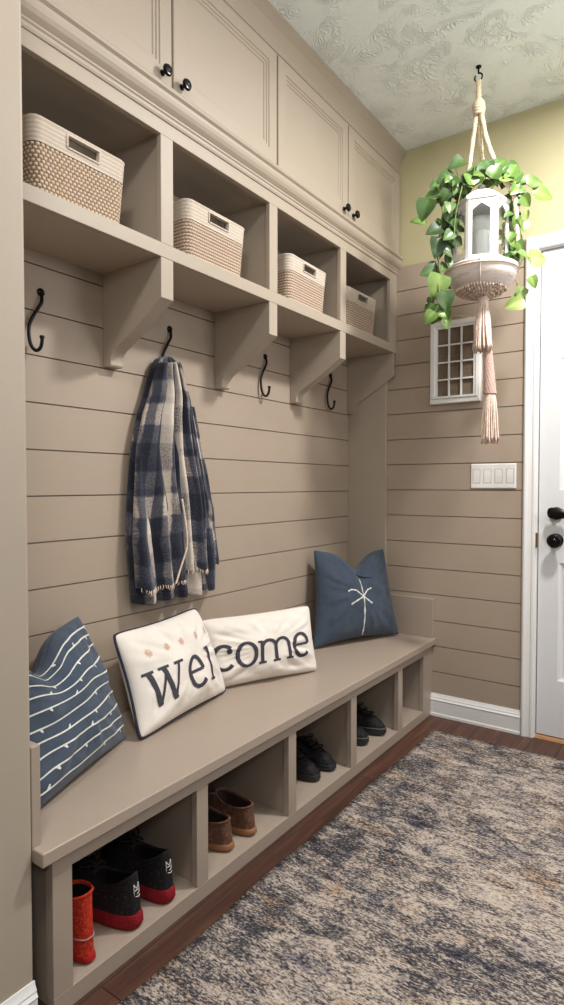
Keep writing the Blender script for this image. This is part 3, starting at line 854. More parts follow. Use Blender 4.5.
# ------------------------------------------------------------------ plaid scarf
scf = thing('plaid_scarf', 'navy and cream plaid blanket scarf hanging from a black hook', 'scarf', (.03, -1.43, .78))
EL = [(1.672, -1.440), (1.655, -1.485), (1.624, -1.507), (1.505, -1.549), (1.447, -1.573), (1.335, -1.601), (1.121, -1.620), (1.004, -1.626), (.885, -1.615), (.78, -1.606)]
ER = [(1.672, -1.425), (1.655, -1.388), (1.645, -1.375), (1.524, -1.322), (1.449, -1.308), (1.305, -1.268), (1.108, -1.212), (1.032, -1.205), (.90, -1.190), (.775, -1.185)]
ELr, ERr = EL[::-1], ER[::-1]
def foldwave(u, z, seed, k, sharp=.75):
    ph = u*k+.9*mnoise.noise((u*2.1, z*1.1, seed))+.25*z
    q = .5+.5*cos(2*pi*ph)
    return q**sharp
def cloth_sheet(name, u0, u1, zt, zb, xb, amp, k, seed, uvs=1.0, uvo=(0, 0), drop=0, fr=False, mat='plaid', back=.018):
    m = MB()
    def fn(a, b):
        z = lerp(zt, zb+drop*mnoise.noise((a*2.3, seed, 1.0))+.004*cos(a*k*6.28), b)
        u = lerp(u0, u1, a)
        yl, yr = table(z, ELr), table(z, ERr)
        y = lerp(yl, yr, u)+.006*mnoise.noise((u*5, z*3, seed))
        edge = max(0, 1-(2*a-1)**6)**.5
        grow = min(1, .42+.75*(1.672-z)/.9)
        top = min(1, max(0, (1.676-z)/.05))**.5
        x = back+(xb-back)*edge*lerp(.55, 1, min(1, (1.67-z)/.12))+amp*grow*foldwave(u, z, seed, k)*edge*top
        x += .006*mnoise.noise((u*9, z*8, seed+4))*edge
        return (x, y, z)
    def uvf(a, b):
        return (uvo[0]+lerp(u0, u1, a)*uvs+.02*mnoise.noise((a*3, b*3, seed)), uvo[1]+lerp(zt, zb, b)*1.0+.003*cos(a*k*6.28))
    m.grid(fn, 150, 110, uvf=uvf)
    m.fn = fn
    return m
mA = cloth_sheet('cloth', 0, 1, 1.672, .785, .040, .040, 5.2, 3.1, .62, (0, .05), .02)
mA.build('cloth', 'plaid', scf, smooth=True, solid=.004, offset=0)
mB = cloth_sheet('front', .015, .50, 1.640, .845, .066, .044, 4.6, 9.4, .62, (.21, .31), .015, back=.045)
mB.build('front_layer', 'plaid', scf, smooth=True, solid=.005, offset=0)
mC = cloth_sheet('front', .53, .86, 1.650, .880, .060, .042, 4.9, 15.2, .62, (.36, .17), .012, back=.040)
mC.build('front_layer', 'plaid', scf, smooth=True, solid=.005, offset=0)
mD = cloth_sheet('front', .86, 1.04, 1.50, .885, .040, .030, 6.0, 21.0, .62, (.55, .42), .01, back=.016)
mD.build('side_layer', 'plaid', scf, smooth=True, solid=.005, offset=0)
mT = MB()      # fringe on the two front hems and one loose cord
for mm, cnt in ((mB, 34), (mC, 26)):
    for i in range(cnt):
        a = (i+.5)/cnt; p = Vector(mm.fn(a, 1)); ln = .010+.010*random.random()
        mT.tube([p+Vector((0, 0, .006)), p+Vector((.003, random.uniform(-.004, .004), -ln*.5)), p+Vector((.002, random.uniform(-.008, .008), -ln))], [.0022, .0018, .001], 5)
mT.build('fringe', 'blush', scf, smooth=True)
MB().tube(catmull([(.118, -1.452, 1.15), (.124, -1.440, 1.06), (.120, -1.430, .98), (.112, -1.455, .90), (.108, -1.475, .845)], 6), .0035, 6).build('loose_cord', 'blush', scf, smooth=True)

# ------------------------------------------------------------------ hanging planter, lantern, pothos
PX, PY = .860, -.427
hkc = thing('ceiling_hook', 'small dark swag hook screwed into the plaster ceiling', 'hook', (.843, PY, CEIL))
hb = MB(); hb.lathe([(0, 0), (.012, 0), (.011, -.004), (.004, -.007), (.0035, -.028), (0, -.028)], (.843, PY, CEIL), 'z', 14)
hb.tube([(.843+.016*sin(t), PY, CEIL-.044+.016*cos(t)) for t in [i*2*pi*.86/18 for i in range(19)]], .0034, 8)
hb.build('hook_body', 'black', hkc, smooth=45)
pl = thing('hanging_planter', 'macrame rope hanger holding a pale weathered bowl with long tassels below', 'planter', (PX, PY, 2.0))
KZ = 2.775
def braid(m, pts, r, tw=26.0, n=3):
    P3 = catmull(pts, 14); acc = 0
    fr = []
    for i, p in enumerate(P3):
        t = (P3[min(i+1, len(P3)-1)]-P3[max(i-1, 0)]).normalized()
        a = Vector((0, 1, 0)) if abs(t.y) < .9 else Vector((1, 0, 0))
        n1 = t.cross(a).normalized(); n2 = t.cross(n1)
        if i: acc += (P3[i]-P3[i-1]).length
        fr.append((p, n1, n2, acc))
    for k in range(n):
        m.tube([p+(n1*cos(s_*tw*6.28+2*pi*k/n)+n2*sin(s_*tw*6.28+2*pi*k/n))*r*.55 for p, n1, n2, s_ in fr], r*.62, 6)
rp = MB(); braid(rp, [(.843, PY, CEIL-.058), (.8435, PY, 2.86), (.845, PY, 2.815)], .0105)
rp.build('top_cord', 'rope', pl, smooth=True)
kt = MB()
for i in range(7):
    z = 2.812-.0085*i; r = [.012, .017, .020, .0215, .0215, .020, .017][i]
    kt.tube([(.845+r*cos(2*pi*k/20), PY+r*sin(2*pi*k/20), z+.003*sin(2*pi*k/20+i)) for k in range(20)], .0062, 7, closed=True)
kt.build('wrapped_knot', 'rope', pl, smooth=True)
ANG = [radians(a) for a in (166, 12, 95)]
for a in ANG:
    m = MB(); e = lambda r, z: (PX+r*cos(a), PY+r*sin(a), z)
    braid(m, [(.845+.010*cos(a), PY+.010*sin(a), 2.765), (.848+.035*cos(a), PY+.035*sin(a), 2.63), e(.075, 2.49), e(.128, 2.395), e(.140, 2.27), e(.149, 2.104)], .0098)
    m.build('rope', 'rope', pl, smooth=True)
bl = MB()
outer_ = [(.0, 2.006), (.045, 2.008), (.078, 2.016), (.108, 2.029), (.128, 2.048), (.140, 2.070), (.146, 2.090), (.148, 2.097), (.151, 2.102), (.150, 2.108), (.145, 2.111)]
inner_ = [(.141, 2.108), (.136, 2.090), (.120, 2.062), (.09, 2.045), (.05, 2.040), (0, 2.038)]
bl.lathe([(r, z) for r, z in outer_+inner_], (PX, PY, 0), 'z', 56)
bowl = bl.build('bowl', 'bowl', pl, smooth=60)
sm_ = MB()
for a in (radians(-74), radians(46), radians(166)):
    sm_.tube([(PX+(r+.002)*cos(a), PY+(r+.002)*sin(a), z) for r, z in outer_[1:-1]], .0022, 6)
sm_.tube([(PX+.1495*cos(2*pi*k/60), PY+.1495*sin(2*pi*k/60), 2.093) for k in range(60)], .0026, 6, closed=True)
sm_.build('seam_cord', 'blush', bowl, smooth=True)
cn = MB()
for ring, (r, z, n) in enumerate(((.018, 2.002, 12), (.036, 2.002, 22), (.054, 2.004, 32), (.072, 2.008, 40), (.088, 2.015, 46), (.102, 2.023, 52))):
    for k in range(n):
        a = 2*pi*(k+.5*(ring % 2))/n
        cn.lathe([(.0, -.009), (.0032, -.006), (.0052, 0), (.004, .006), (0, .008)], (PX+r*cos(a), PY+r*sin(a), z+random.uniform(-.006, .003)), 'z', 6)
cn.build('crochet_base', 'blush', pl, smooth=True)
def tassel(cx, cy, zt, zb_, r0, r1, name, n=46):
    m = MB()
    for k in range(n):
        a = random.random()*2*pi; q = sqrt(random.random()); q2 = sqrt(random.random())
        r_ = r1*q2 if k > n*.4 else r1*(.85+.15*random.random())
        w1 = random.uniform(-.004, .004); zz = zb_+random.uniform(-.006, .012)
        pts = [(cx+r0*.8*q*cos(a), cy+r0*.8*q*sin(a), zt), (cx+r0*1.05*cos(a), cy+r0*1.05*sin(a), lerp(zt, zb_, .18)), (cx+lerp(r0, r_, .5)*cos(a)+w1, cy+lerp(r0, r_, .5)*sin(a), lerp(zt, zb_, .55)), (cx+r_*cos(a)-w1, cy+r_*sin(a)+w1, zz)]
        m.tube(catmull(pts, 4), .0042, 5)
    return m.build(name, 'blush', pl, smooth=True)
tassel(.870, PY, 2.000, 1.765, .018, .040, 'tassel')
hd = MB()
for i in range(5): hd.tube([(.870+.019*cos(2*pi*k/18), PY+.019*sin(2*pi*k/18), 1.985-.007*i) for k in range(18)], .005, 6, closed=True)
hd.build('tassel_binding', 'blush', pl, smooth=True)
sl = MB()
def slv(a, b):
    z = lerp(1.80, 1.585, b); r = lerp(.016, .026, b)+.0022*sin(2*pi*a*14+b*60)*sin(b*95); an = 2*pi*a
    return (lerp(.886, .899, b)+r*cos(an), PY+.014+r*sin(an), z)
sl.grid(slv, 56, 90, cu=True); sl.build('knit_sleeve', 'knit', pl, smooth=True)
tassel(.900, PY+.014, 1.600, 1.380, .020, .036, 'tassel')

lan = thing('lantern', 'chalky white six-sided lantern with glass panes sitting in the hanging bowl', 'lantern', (PX, PY, 2.05))
LA = radians(-72.5+30)
def hexr(r, z, rot=LA): return [(PX+r*cos(rot+k*pi/3), PY+r*sin(rot+k*pi/3), z) for k in range(6)]
m = MB(); m.loops([hexr(.086, 2.048), hexr(.100, 2.062), hexr(.102, 2.096), hexr(.113, 2.102), hexr(.113, 2.120), hexr(.106, 2.126), hexr(.06, 2.126)], True, True)
m.build('base', 'lantern', lan, bevel=.001)
for k in range(6):
    a = LA+k*pi/3; c_ = Vector((PX+.100*cos(a), PY+.100*sin(a), 0))
    m = MB(); t = Vector((-sin(a), cos(a), 0)); o_ = Vector((cos(a), sin(a), 0))
    q = [c_+o_*.009+t*.008, c_-o_*.004+t*.010, c_-o_*.004-t*.010, c_+o_*.009-t*.008]
    m.loops([[(p.x, p.y, z) for p in q] for z in (2.124, 2.366)], True, True); m.build('post', 'lantern', lan, bevel=.001)
for k in range(6):     # framed glazing in each side, with a pointed head board
    a = LA+k*pi/3+pi/6; ap = .093
    o_ = Vector((cos(a), sin(a), 0)); t = Vector((-sin(a), cos(a), 0)); c_ = Vector((PX, PY, 0))+o_*ap
    P = lambda s_, z, d=0: tuple(c_+t*s_+o_*d+Vector((0, 0, z)))
    hw_ = .044
    m = MB()
    for (a0, a1, z0, z1) in ((-hw_, -hw_+.009, 2.126, 2.364), (hw_-.009, hw_, 2.126, 2.364), (-hw_+.009, hw_-.009, 2.126, 2.140)):
        m.add([P(a0, z0, -.004), P(a1, z0, -.004), P(a1, z1, -.004), P(a0, z1, -.004), P(a0, z0, .003), P(a1, z0, .003), P(a1, z1, .003), P(a0, z1, .003)], [(0, 1, 2, 3), (4, 5, 6, 7), (0, 1, 5, 4), (1, 2, 6, 5), (2, 3, 7, 6), (3, 0, 4, 7)])
    hd_ = [(-hw_+.009, 2.364), (-hw_+.009, 2.322), (-.020, 2.334), (0, 2.348), (.020, 2.334), (hw_-.009, 2.322), (hw_-.009, 2.364)]
    m.loops([[P(x, z, -.004) for x, z in hd_], [P(x, z, .003) for x, z in hd_]], True, True)
    fr_ = m.build('side_frame', 'lantern', lan)
    g = MB(); g.add([P(-.034, 2.141, d) for d in (-.003, -.001)]+[P(.034, 2.141, d) for d in (-.001, -.003)]+[P(.034, 2.345, d) for d in (-.003, -.001)]+[P(-.034, 2.345, d) for d in (-.001, -.003)],
        [(0, 1, 2, 3), (0, 3, 4, 7), (1, 6, 5, 2), (0, 7, 6, 1), (3, 2, 5, 4), (7, 4, 5, 6)])
    g.build('pane', 'glass', fr_)
m = MB(); m.loops([hexr(.100, 2.362), hexr(.116, 2.366), hexr(.118, 2.378), hexr(.110, 2.384), hexr(.074, 2.408), hexr(.036, 2.430), hexr(.022, 2.440), hexr(.018, 2.448)], True, True)
roof = m.build('roof', 'lantern', lan, bevel=.001)
m = MB(); m.lathe([(0, 2.447), (.014, 2.447), (.016, 2.453), (.009, 2.460), (0, 2.464)], (PX, PY, 0), 'z', 16); m.build('finial', 'lantern', roof, smooth=40)
cnd = MB(); cnd.lathe([(0, 2.127), (.037, 2.127), (.038, 2.132), (.038, 2.258), (.034, 2.262), (.040, 2.270), (.049, 2.284), (.051, 2.300), (.045, 2.316), (.030, 2.326), (.012, 2.330), (0, 2.331)], (PX, PY, 0), 'z', 36)
cd = thing('candle', 'pale round-topped candle standing inside the white lantern', 'candle', (PX, PY, 2.127))
cnd.build('wax_body', 'candle', cd, smooth=50)
MB().tube([(PX, PY, 2.328), (PX+.001, PY, 2.336), (PX+.003, PY, 2.342)], .0016, 6).build('wick', 'dark', cd, smooth=True)

pot = thing('pothos_plant', 'trailing green pothos vines draped over the hanging bowl and lantern', 'plant', (PX, PY, 2.06))
RV = Vector((cos(radians(35.3)), sin(radians(35.3)), 0)); FW = Vector((-RV.y, RV.x, 0)); UP = Vector((0, 0, 1)); MMP = .00429
def at(u, v, d=0): return Vector((PX, PY, 2.285))+RV*((u-483.5)*MMP)+UP*((228-v)*MMP*1.0)+FW*d
lf = MB(); stm = MB()
def leaf(base, dirv, nrm, size, tint, curl=.25):
    d = dirv.normalized(); n = (nrm-d*nrm.dot(d)).normalized(); s_ = d.cross(n)
    NU_, NV_ = 8, 6; o = len(lf.v)
    for i in range(NU_+1):
        t = i/NU_
        w_ = .50*(sin(pi*min(1, t*1.02)**.62))**.62*(1-.22*t) if 0 < t < 1 else 0
        for j in range(NV_+1):
            q = j/NV_*2-1
            lobe = -.10*(1-t)**6*abs(q)*1.2
            p = base+d*size*(t+lobe if t > 0 else 0)+s_*size*w_*q+n*size*(.16*abs(q)*w_*1.6-curl*t*t)
            lf.tint[len(lf.v)] = min(1, max(0, tint+(.10 if abs(q) < .2 else 0)-.06*abs(q)+random.uniform(-.03, .03)))
            lf.v.append(tuple(p))
    V = NV_+1
    for i in range(NU_):
        for j in range(NV_): lf.f.append((o+i*V+j, o+i*V+j+1, o+(i+1)*V+j+1, o+(i+1)*V+j))
vines = [[(486, 262, .06), (470, 196, .12), (466, 182, .02), (452, 190, -.04), (444, 210, -.05), (441, 235, -.05), (439, 262, -.05), (438, 285, -.06), (440, 303, -.06), (437, 318, -.06)],
         [(486, 262, .06), (496, 198, .12), (500, 182, .02), (512, 190, -.02), (517, 210, -.03), (518, 236, -.04), (520, 256, -.05), (528, 263, -.05)],
         [(506, 262, .03), (517, 250, .08), (521, 270, .06), (524, 286, .04), (516, 300, .02), (512, 304, .02)],
         [(470, 190, .12), (462, 178, .02), (458, 172, 0)], [(490, 188, .06), (486, 178, -.02), (484, 174, -.03)], [(500, 182, .02), (520, 186, -.02), (534, 198, -.04)],
         [(452, 190, -.04), (440, 205, -.03), (430, 218, -.03)], [(466, 182, .02), (458, 200, -.09), (453, 225, -.08), (452, 250, -.07)]]
samples = []
for vn in vines:
    c_ = catmull([at(*q) for q in vn], 6); samples += c_; stm.tube(c_, .0022, 5)
BIG = [(456, 171, 15, 205, .30), (446, 188, 21, 215, .38), (435, 200, 17, 190, .30), (424, 218, 19, 250, .34), (421, 224, 14, 170, .55), (434, 236, 15, 200, .10), (437, 253, 18, 265, .08), (431, 274, 17, 195, .30),
       (437, 290, 22, 255, .72), (444, 305, 17, 280, .25), (436, 314, 15, 250, .45), (429, 321, 13, 230, .62), (447, 315, 12, 300, .55), (441, 298, 14, 310, .20),
       (472, 183, 18, 95, .48), (466, 190, 14, 120, .55), (485, 175, 20, 80, .36), (491, 182, 15, 60, .42), (497, 173, 20, 55, .44), (502, 186, 19, 20, .74), (478, 178, 15, 110, .40), (508, 180, 16, 60, .50), (515, 182, 15, 50, .46),
       (522, 186, 14, 10, .42), (530, 191, 16, 15, .50), (537, 204, 20, 355, .62), (536, 262, 19, 8, .88), (527, 288, 11, 300, .66), (512, 306, 17, 200, .88), (517, 297, 12, 250, .8)]
for (u, v, sz, ang, tint) in BIG:
    d_ = random.uniform(-.09, -.02); c_ = at(u, v, d_); a = radians(ang)
    dirv = RV*cos(a)+UP*sin(a)+FW*random.uniform(-.25, .1); size = sz*MMP*1.12
    base = c_-dirv.normalized()*size*.5
    nrm = -FW+UP*random.uniform(.1, .7)+RV*random.uniform(-.4, .4)
    leaf(base, dirv, nrm, size, tint)
    q = min(samples, key=lambda w_: (w_-base).length)
    if (q-base).length < .14: stm.tube(catmull([q, (q+base)/2+UP*.008, base], 4), .0014, 5)
for (ua, ub, va, vb, cnt, t0, t1) in ((440, 460, 184, 226, 34, .1, .55), (441, 457, 222, 272, 26, .1, .5), (508, 522, 184, 226, 32, .35, .8), (508, 519, 222, 262, 26, .3, .75), (462, 506, 172, 186, 18, .3, .7), (432, 450, 285, 318, 10, .2, .7)):
    for k in range(cnt):
        u, v = random.uniform(ua, ub), random.uniform(va, vb); c_ = at(u, v, random.uniform(-.08, .05)); a = radians(random.choice((250, 270, 290, 230, 310, 200, 340))+random.uniform(-20, 20))
        leaf(c_, RV*cos(a)+UP*sin(a)+FW*random.uniform(-.6, .2), -FW+UP*random.uniform(-.1, .9)+RV*random.uniform(-.7, .7), random.uniform(8, 13)*MMP, random.uniform(t0, t1))
lf.build('foliage', 'leaf', pot, smooth=True); stm.build('stem', 'stem', pot, smooth=True)

# ------------------------------------------------------------------ little window frame on the wall, switch plate
wf = thing('wall_frame', 'small white twelve-pane window frame hung on the shiplap under the planter', 'frame', (.607, -.012, 1.612))
fx0_, fx1_, fz0, fz1 = .479, .736, 1.613, 2.027
PW = lambda u, v, d: (u, -.026+d, v)
m = MB(); panel_frame(m, fx0_, fx1_, fz0, fz1, [(0, .025), (0, .003), (.003, 0), (.022, 0), (.026, .004), (.036, .006), (.036, .020)], PW, center=False)
m.box(fx0_+.012, fx1_-.012, -.031, -.024, fz0+.026, fz0+.036)
m.build('frame', 'white', wf, weld=True)
mu = MB(); ix0, ix1, iz0, iz1 = fx0_+.034, fx1_-.034, fz0+.034, fz1-.034
for k in (1, 2): x = lerp(ix0, ix1, k/3); mu.box(x-.0035, x+.0035, -.022, -.010, iz0, iz1)
for k in (1, 2, 3): z = lerp(iz0, iz1, k/4); mu.box(ix0, ix1, -.0215, -.0105, z-.0035, z+.0035)
mu.build('muntins', 'white', wf)
MB().box(ix0-.004, ix1+.004, -.008, -.002, iz0-.004, iz1+.004).build('backing', 'backing', wf)
hg = MB(); hg.tube(catmull([(.515, -.014, 2.026), (.560, -.013, 2.040), (.602, -.012, 2.050), (.650, -.013, 2.040), (.700, -.014, 2.026)], 5), .002, 6)
hg.build('hanging_cord', 'rope', wf, smooth=True)
sw = thing('light_switch', 'white four-gang rocker switch plate on the shiplap beside the door', 'switch', (.797, -.004, 1.183))
m = MB(); sx0, sx1, sz0, sz1 = .688, .906, 1.183, 1.304
panel_frame(m, sx0, sx1, sz0, sz1, [(0, .006), (0, .002), (.004, 0), (.020, 0)], lambda u, v, d: (u, -.007+d, v))
m.build('plate', 'switch', sw, weld=True)
for k in range(4):
    cx = sx0+.0285+.0535*k; m = MB()
    pts = [(-.0074, sz0+.028), (-.0088, sz0+.0605), (-.0080, sz1-.028)]
    m.prism([(-.004, sz0+.027)]+pts+[(-.004, sz1-.027)], 0, cx-.0165, cx+.0165)
    rk = m.build('rocker', 'switch', sw, bevel=.0008)
    g = MB()
    for (a0, a1, z0, z1) in ((cx-.0182, cx-.0168, sz0+.026, sz1-.026), (cx+.0168, cx+.0182, sz0+.026, sz1-.026), (cx-.0168, cx+.0168, sz0+.0258, sz0+.0270), (cx-.0168, cx+.0168, sz1-.0270, sz1-.0258)): g.box(a0, a1, -.0074, -.0069, z0, z1)
    g.build('rocker_gap_shade', 'gap', rk)  # thin dark strips stand in for the shade round the rocker
for k in range(4):
    for z in (sz0+.011, sz1-.011):
        m = MB(); m.lathe([(0, -.0068), (.0028, -.0068), (.0026, -.0082), (0, -.0085)], (sx0+.0285+.0535*k, 0, z), 'y', 10); m.build('screw', 'switch', sw, smooth=40)

# ------------------------------------------------------------------ shoes
class Shoe:
    """heel at x=0, toe at x=L, ground z=0"""
    def __init__(s, L, W, sole, Hh, Hs, Hf, cc=.30, cl=.25, cw=.30, lean=.0, toe=1.0, flare=0):
        s.__dict__.update(L=L, W=W, sole=sole, Hh=Hh, Hs=Hs, Hf=Hf, cc=cc, cl=cl, cw=cw, lean=lean, toe=toe, flare=flare)
    def out(s, th, k=1):
        c, q = cos(th), sin(th); t = (1+c)/2
        tp = table(t, [(0, .74), (.12, .76), (.35, .76), (.66, 1.0), (.85, .93*s.toe), (1, .82*s.toe)])
        y = (1 if q > 0 else -1)*abs(q)**.62*tp*s.W/2
        return (lerp(s.L/2, s.L*t, k), y*k+.006*sin(pi*t))
    def col(s, th):
        c, q = cos(th), sin(th); t = s.cc+s.cl*c
        return (t*s.L, s.cw*s.W*(1 if q > 0 else -1)*abs(q)**.8+.004, s.Hs+(s.Hh-s.Hs)*((1-c)/2)**2.2+(s.Hf-s.Hs)*((1+c)/2)**1.6)
    def up(s, th, w, off=0):
        x0, y0 = s.out(th, .965); x1, y1, z1 = s.col(th); c = cos(th)
        e = lerp(1.25, 1.65, (1+c)/2); a = w**e; b = 1-(1-w)**lerp(1.15, 1.6, (1+c)/2)
        z = lerp(s.sole*.92, z1, b); k = 1+off
        bulge = .06*sin(pi*min(1, w*1.1))*(1-.5*abs(c))
        x, y = lerp(x0, x1, a), lerp(y0, y1, a)*(1+bulge)
        if off:
            e_ = .02; A = Vector(s.up(th+e_, w)); B = Vector(s.up(th-e_, w)); C_ = Vector(s.up(th, min(1, w+e_))); D = Vector(s.up(th, max(0, w-e_)))
            n = (A-B).cross(C_-D).normalized()
            p = Vector((x, y, z)); ctr = Vector((s.L*.45, 0, z*.5))
            if n.dot(p-ctr) < 0: n = -n
            p += n*off; return tuple(p)
        return (x, y, z)
    def rings(s, K=64): return [2*pi*i/K for i in range(K)]
def make_shoe(name, label, sh, mats, loc, rz, group, laces=0, welt=None, heel_logo=False, collar=None, seams=True, sole_rise=0):
    r = thing(name, label, 'shoe', loc, rz, group)
    T = sh.rings(); K = len(T)
    so = MB()
    def srow(k, z0, lift=0): return [(*sh.out(t, k), z0+lift*max(0, (cos(t)-.6))**2) for t in T]
    so.loops([srow(.90, .001, .03), srow(.985, .004, .03), srow(1.02, sh.sole*.35), srow(1.015, sh.sole*.8), srow(.985, sh.sole), srow(.93, sh.sole*1.02)], True, True)
    so.build('sole', mats['sole'], r, local=True, smooth=50)
    up = MB(); W_ = [0, .06, .14, .24, .35, .46, .57, .68, .78, .87, .94, 1.0]
    rows = [[sh.up(t, w) for t in T] for w in W_]
    cxm = sh.cc*sh.L
    def inner(t, f, dz):
        x, y, z = sh.col(t); return (lerp(cxm, x, f), lerp(.004, y, f), z-dz)
    rows += [[inner(t, .985, -.003) for t in T], [inner(t, .95, -.003) for t in T], [inner(t, .90, .003) for t in T]]
    up.loops(rows); u_ = up.build('upper', mats['upper'], r, local=True, smooth=True)
    li = MB(); li.loops([[inner(t, .90, .003) for t in T], [inner(t, .88, .02) for t in T], [(lerp(cxm, sh.col(t)[0], .75), sh.col(t)[1]*.72, sh.sole+.014) for t in T]], False, True)
    li.build('lining', mats['lining'], r, local=True, smooth=60)
    if collar:
        m = MB(); m.tube([Vector(sh.col(t))+Vector((0, 0, .001)) for t in T], .0036, 6, closed=True); m.build('collar_binding', collar, u_, local=True, smooth=True)
    if welt:
        m = MB(); m.tube([(*sh.out(t, 1.0), sh.sole*.96) for t in T], .0022, 6, closed=True); m.build('welt', welt, r, local=True, smooth=True)
    if seams:
        m = MB()
        for sg in (1, -1): m.tube([sh.up(sg*a, w, .0008) for a, w in [(lerp(1.05, .42, q/8)+.0, lerp(.03, 1, q/8)) for q in range(9)]], .0011, 5)
        m.tube([sh.up(lerp(-.95, .95, q/20), .42+.12*cos(lerp(-1.5, 1.5, q/20)), .0008) for q in range(21)], .0011, 5)
        m.build('stitching', mats['lining'], u_, local=True, smooth=True)
    if laces:
        tg = MB()
        tg.grid(lambda a, b: Vector(sh.up(lerp(-.42, .42, a), lerp(.62, 1.0, b), .004))+Vector((-.012*b, 0, .014*b)), 8, 10); tg.build('tongue', mats['upper'], u_, local=True, smooth=True, solid=.003)
        m = MB()
        for i in range(laces):
            w = lerp(.60, .97, i/(laces-1)); dw_ = .06
            for sg in (1, -1):
                m.tube([sh.up(lerp(-.62*sg, .62*sg, q/8), w+dw_*(q/8-.5), .0075+.004*sin(pi*q/8)) for q in range(9)], .0022, 5)
        b0 = Vector(sh.up(0, .99, .014))
        for sg in (1, -1):
            m.tube(catmull([b0, b0+Vector((.012, .018*sg, .012)), b0+Vector((.022, .034*sg, .004)), b0+Vector((.006, .022*sg, -.002)), b0], 5), .0022, 5)
            m.tube(catmull([b0, b0+Vector((.016, .010*sg, .004)), b0+Vector((.036, .024*sg, -.004)), b0+Vector((.046, .030*sg, -.014))], 5), .0022, 5)
        m.build('laces', mats.get('lace', mats['upper']), r, local=True, smooth=True)
    if heel_logo:
        m = MB()
        for stroke in ([(-.12, .72), (-.12, .46)], [(-.12, .72), (.0, .60), (.10, .73)], [(.10, .73), (.11, .50), (.0, .46)], [(-.07, .56), (.06, .56)], [(-.05, .42), (.05, .38), (.12, .42)]):
            d = dense(stroke, 4); m.tube([sh.up(pi+a, w, .0012) for a, w in d], .0014, 5)
        m.build('heel_mark', 'logo', u_, local=True, smooth=True)
    return r
FZ = .0462
snk = Shoe(.305, .108, .040, .142, .088, .112, cc=.27, cl=.235, cw=.31)
ms = dict(sole='redrubber', upper='sneaker', lining='dark', lace='sneaker')
s1 = make_shoe('sneaker', 'charcoal knit sneaker with crimson sole, left one beside the red boot', snk, ms, (.476, -1.978, FZ), pi+radians(5), 'charcoal sneakers', laces=6, heel_logo=True, seams=False)
dup(s1, (.474, -1.862, FZ), pi+radians(-3), 'charcoal knit sneaker with crimson sole, right one away from the red boot')
bt = Shoe(.25, .080, .018, .165, .158, .160, cc=.20, cl=.155, cw=.40)
rb = make_shoe('slipper_boot', 'red knitted slipper boot at the very end of the first bench cubby', bt, dict(sole='redfoot', upper='redknit', lining='dark'), (.470, -2.122, FZ), pi, None, collar='redknit', seams=False)
m = MB(); m.tube([bt.up(t, .26, .001) for t in bt.rings()], .0022, 5, closed=True); m.build('cord_stripe', 'greycord', rb, local=True, smooth=True)
br_ = Shoe(.268, .098, .024, .096, .074, .106, cc=.33, cl=.285, cw=.36)
mbr = dict(sole='brown_sole', upper='brown', lining='brown_lining')
b1 = make_shoe('loafer', 'brown suede slip-on with tan sole, left one near the cubby divider', br_, mbr, (.456, -1.580, FZ), pi+radians(4), 'brown slip-on shoes', collar='brown')
for sg in (1, -1):
    m = MB(); m.tube([br_.up(sg*a, w, .001) for a, w in ((.60, 1.0), (.62, .9), (.64, .8), (.66, .70))], .004, 6)
    m.build('elastic_gusset', 'elastic', b1, local=True, smooth=True)
dup(b1, (.462, -1.474, FZ), pi+radians(-3), 'brown suede slip-on with tan sole, right one nearer the middle of its cubby')
bk = Shoe(.290, .102, .026, .084, .058, .084, cc=.26, cl=.215, cw=.30)
mk = dict(sole='blacksole', upper='blacksuede', lining='dark', lace='dark')
k1 = make_shoe('lace_up_shoe', 'black suede lace-up in the middle cubby, the nearer of its pair', bk, mk, (.436-.285, -1.030, FZ), radians(-2), 'black lace-up shoes', laces=4, welt='blacksole')
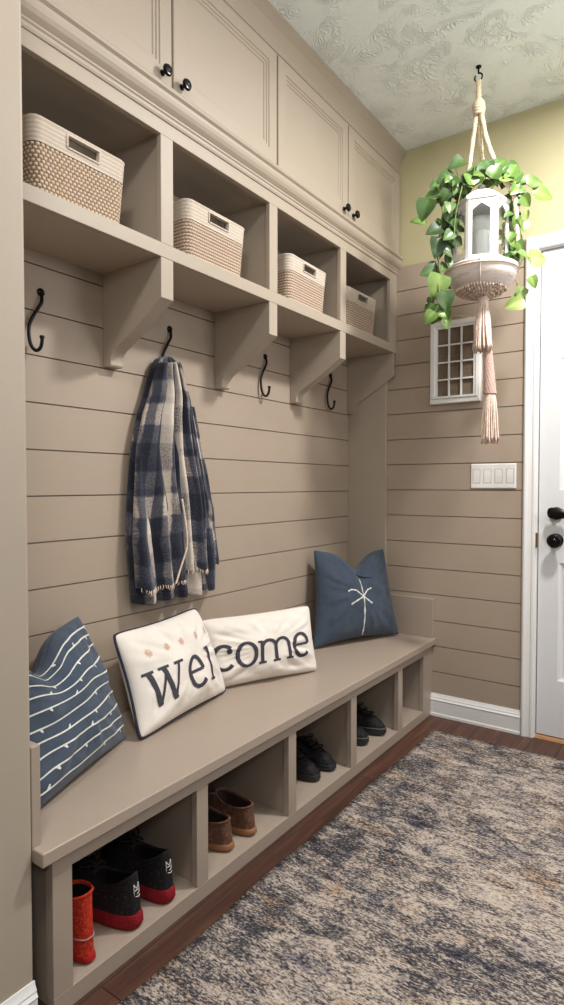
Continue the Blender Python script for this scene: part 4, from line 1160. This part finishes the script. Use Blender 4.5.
dup(k1, (.442-.285, -.920, FZ), radians(-2), 'black suede lace-up in the middle cubby, farther of its pair with loose lace ends')
bk2 = Shoe(.290, .106, .036, .096, .068, .094, cc=.26, cl=.215, cw=.30)
k2 = make_shoe('casual_shoe', 'black thick-soled shoe with grey welt in the fourth cubby, nearer one half hidden', bk2, mk, (.438-.285, -.625, FZ), radians(-2), 'black thick-soled shoes', laces=3, welt='welt')
dup(k2, (.456-.285, -.507, FZ), radians(3), 'black thick-soled shoe with grey welt in the fourth cubby, farther one in full view')
# ------------------------------------------------------------------ world, lamps and added fill lights
wd = bpy.data.worlds.new('world'); S.world = wd; wd.use_nodes = True
bg = wd.node_tree.nodes['Background']; bg.inputs['Color'].default_value = (1.0, .985, .975, 1); bg.inputs['Strength'].default_value = .07
def area(name, loc, size, power, col, rot=(0, 0, 0)):
    l = bpy.data.lights.new(name, 'AREA'); l.size = size; l.energy = power; l.color = col; l.shape = 'DISK'
    o = bpy.data.objects.new(name, l); COL.objects.link(o); o.location = loc; o.rotation_euler = rot; return o
def bulb(name, loc, r, power, col):
    l = bpy.data.lights.new(name, 'POINT'); l.energy = power; l.color = col; l.shadow_soft_size = r
    o = bpy.data.objects.new(name, l); COL.objects.link(o); o.location = loc; return o
area('ceiling_lamp', (1.55, -.80, 2.93), .22, 41, (1.0, .965, .935))
area('hall_lamp', (1.25, -3.0, 2.93), .34, 15, (1.0, .965, .94))
area('hall_fill', (2.7, -3.7, 2.25), .6, 11, (1.0, .98, .96), (0, radians(72), radians(-22)))  # added fill from behind the camera for the near wall, no window there
area('ceiling_fill', (2.35, -2.1, 1.9), .5, 20, (1.0, .975, .95), (pi, 0, 0))  # added unseen fill aimed up to brighten the ceiling
area('side_fill', (2.75, -.75, 1.95), .8, 10, (1.0, .98, .96), (0, radians(66), radians(18)))  # added fill from the right for upright faces, no window there
vs = S.view_settings; S.display_settings.display_device = 'sRGB'
vs.view_transform = 'Standard'; vs.look = 'None'; vs.gamma = 1; vs.exposure = .42; vs.use_curve_mapping = False
